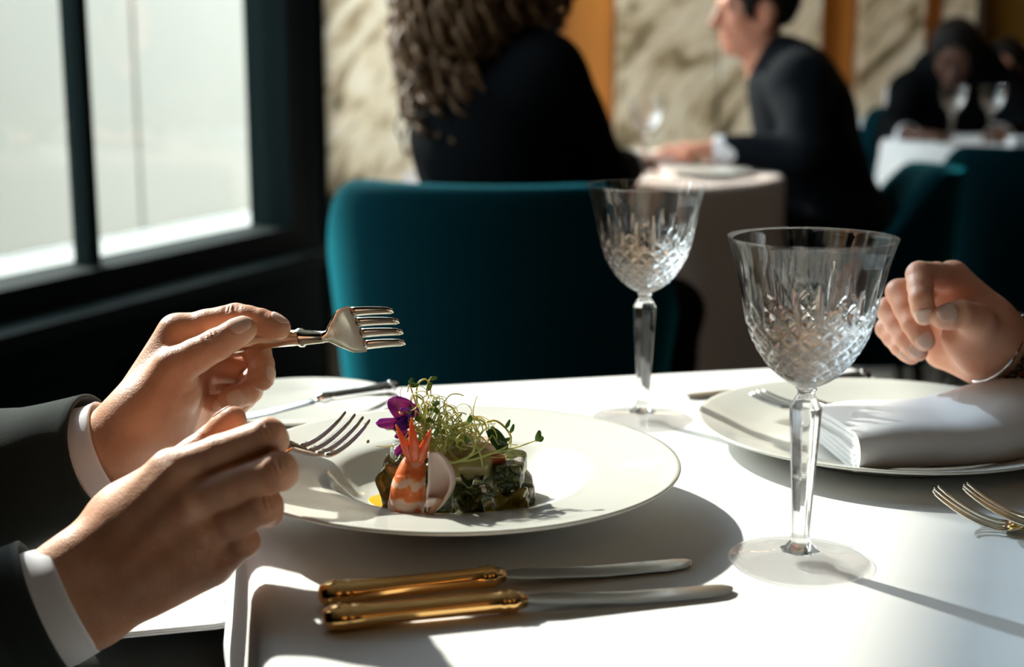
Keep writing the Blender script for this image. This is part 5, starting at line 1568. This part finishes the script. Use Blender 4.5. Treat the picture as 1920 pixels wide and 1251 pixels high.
for b0, t0, w, cup, nn in (((768, 786, .822), (732, 752, .815), 22, 0.5, (0.2, -0.9, 0.4)), ((766, 784, .82), (710, 792, .812), 13, 0.4, (0.1, -0.9, -0.2)), ((770, 786, .822), (772, 758, .818), 11, 0.5, (0.5, -0.8, 0.2)),
                           ((768, 786, .82), (740, 802, .812), 13, 0.4, (0, -1, 0)), ((768, 790, .824), (752, 770, .80), 9, 0.3, (0.2, -0.8, 0.5)), ((768, 812, .822), (742, 818, .816), 8, 0.5, (0, -1, 0.2)),
                           ((764, 826, .82), (742, 850, .812), 10, 0.5, (0.1, -1, 0)), ((772, 822, .822), (762, 852, .812), 9, 0.4, (0.2, -1, 0))):
    o = mobj('petal', *petal(px(*b0), px(*t0), w * mm_, cup, nn), M['petal'])
    so = o.modifiers.new('thick', 'SOLIDIFY'); so.thickness = 0.0004; su = o.modifiers.new('sub', 'SUBSURF'); su.levels = 1; su.render_levels = 1
    parent_keep(o, fl)
o = mobj('stamen', *tube(catmull([px(775, 790, .815), px(762, 773, .808), px(750, 774, .805)], 5), [0.0007, 0.0007, 0.0012], 8), M['stamen']); parent_keep(o, fl)
o = mobj('calyx', *tube(catmull([px(770, 788, .822), px(772, 815, .824), px(768, 850, .826)], 5), [0.0016, 0.0014, 0.0010], 8), M['petal']); parent_keep(o, fl)

# sprouts: the distinct ones singly, the tangle of threads as one mass
def leaflet(c, d, L, w, nrm):
    return petal(c, np.array(c) + np.array(d) * L, w, 0.3, nrm)
def sprout(pts, r, leaves=(), label='pale green curling pea sprout over the terrine', lm='sproutleaf', group='curling pea sprouts'):
    s = empty('pea_sprout', tuple(px(*pts[0])), 0, label, 'sprout', group)
    o = mobj('stem', *tube(catmull([px(*q) for q in pts], 7), [r, r * 0.9, r * 0.7, r * 0.5], 7), M['sprout']); parent_keep(o, s); st_ = o
    for (u, v, dep, ang, L, w) in leaves:
        d = RT * math.cos(ang) + UP * math.sin(ang)
        o = mobj('leaf', *leaflet(px(u, v, dep), d, L, w, (0.2, -1, 0.3)), M[lm]); so = o.modifiers.new('thick', 'SOLIDIFY'); so.thickness = 0.0003; o.parent = st_
    return s
sprout([(815, 850, .82), (790, 790, .82), (776, 745, .82), (768, 722, .82), (764, 735, .817)], 0.0007, [(768, 722, .82, 1.2, 0.004, 0.0012), (770, 724, .82, 0.2, 0.0045, 0.0012)], 'slim pea sprout standing tallest beside the purple flower')
sprout([(812, 850, .822), (785, 770, .825), (782, 725, .825), (796, 711, .825), (806, 722, .824), (808, 745, .822)], 0.0007, [(801, 733, .824, 1.1, 0.005, 0.0013)], 'pea sprout looping over at its top above the prawn')
sprout([(800, 740, .824), (802, 722, .824), (806, 711, .823), (813, 711, .822)], 0.0006, [(806, 711, .823, 0.2, 0.004, 0.0011)], 'short hooked pea sprout tip above the purple flower')
sprout([(850, 850, .815), (870, 805, .818), (885, 786, .82), (905, 790, .82), (918, 810, .818)], 0.0009, [], 'pea sprout arching high over the meat chunk')
L_ = sprout([(912, 795, .82), (922, 812, .812), (935, 835, .808)], 0.0008, [(916, 803, .812, -0.95, 0.0155, 0.0042)], 'dark green oval pea leaf on its stem above the meat chunk', 'bigleaf', 'curling pea sprouts')
sprout([(868, 862, .812), (890, 858, .808), (925, 850, .808), (965, 840, .808), (1006, 826, .808)], 0.00075, [(1006, 828, .808, 1.3, 0.006, 0.0016), (1008, 826, .808, 0.5, 0.0035, 0.0016)], 'longest pea sprout reaching out over the plate well')
sprout([(840, 842, .808), (858, 862, .802), (885, 862, .802), (915, 852, .804), (945, 840, .81), (958, 825, .814), (956, 812, .815)], 0.0009, [(957, 812, .815, 1.2, 0.005, 0.001)], 'thick pea sprout sweeping round under the meat chunk')
sprout([(905, 795, .822), (928, 789, .822), (948, 803, .82), (958, 822, .818), (955, 840, .815), (944, 848, .812)], 0.0007, [(948, 803, .82, 1.1, 0.005, 0.001), (946, 826, .816, 0.3, 0.004, 0.001)], 'pea sprout curling far past the oval leaf')
sprout([(865, 812, .81), (885, 825, .802), (888, 845, .800), (870, 862, .800), (842, 870, .802)], 0.0009, [], 'pea sprout bending down onto the glazed onion')
sprout([(880, 820, .806), (895, 840, .802), (902, 860, .802), (905, 880, .803)], 0.0008, [], 'pea sprout hanging in front of the meat chunk')
sprout([(830, 840, .805), (832, 858, .802), (850, 866, .80), (880, 856, .80), (905, 840, .803), (925, 812, .812)], 0.0008, [], 'pea sprout circling round the glazed onion')
sprout([(850, 815, .812), (875, 800, .806), (908, 796, .808), (912, 812, .808)], 0.0006, [(879, 793, .806, 1.3, 0.004, 0.0014)], 'thin pea sprout bowed between tangle and oval leaf')
sprout([(745, 834, .812), (722, 838, .811), (704, 836, .811)], 0.0004, [], 'hair-thin straight sprout lying toward the crumb')
sprout([(748, 818, .812), (738, 806, .811), (726, 806, .812), (718, 800, .813)], 0.0004, [], 'hair-thin curled sprout hanging off the purple flower')
for i in range(36):
    u = rg.uniform(778, 880); top = 735 + (u - 775) * 0.72 + rg.uniform(-8, 30)
    s_ = rg.uniform(.805, .838); pts = [(u + rg.uniform(-8, 12), 848 + rg.uniform(-6, 8), s_)]
    v = pts[0][1]; x = u
    for q in range(4):
        x += rg.uniform(-16, 18); v = 848 + (top - 848) * (q + 1) / 4; pts.append((x, v + rg.uniform(-5, 5), s_ + rg.uniform(-.006, .006)))
    pts.append((x + rg.uniform(-14, 16), v + rg.uniform(4, 18), s_))
    lv = [(pts[-1][0], pts[-1][1], pts[-1][2], rg.uniform(-1.2, 1.8), rg.uniform(.003, .005), rg.uniform(.0009, .0015))] if i % 2 == 0 else []
    sprout(pts, rg.uniform(.00035, .00065), lv, 'fine pale sprout in the tangle above the prawn', group='fine sprouts of the tangle')
def tangle():
    parts = []
    for i in range(120):
        u = rg.uniform(772, 905); f = (u - 772) / 133; vt = 735 + 62 * f; v0 = rg.uniform(vt + 8, 852)
        c = np.array([u, v0]); s_ = rg.uniform(.806, .84); a = rg.uniform(0, 6); da = rg.uniform(-0.5, 0.5); pts = []
        for q in range(12):
            pts.append(px(c[0], c[1], s_)); c = c + 6.5 * np.array([math.cos(a), math.sin(a)]); a += da + rg.uniform(-0.25, 0.25); s_ += rg.uniform(-.002, .002)
            c[1] = min(c[1], 858)
        parts.append(tube(pts, rg.uniform(.00022, .00042), 5))
    o = mobj('sprout_tangle', *join(parts), M['sprout'])
    return tag(o, 'tangled mass of hair-fine pale sprouts above the prawn', 'sprouts', kind='stuff')
tangle()
print('scene built', len(bpy.data.objects))
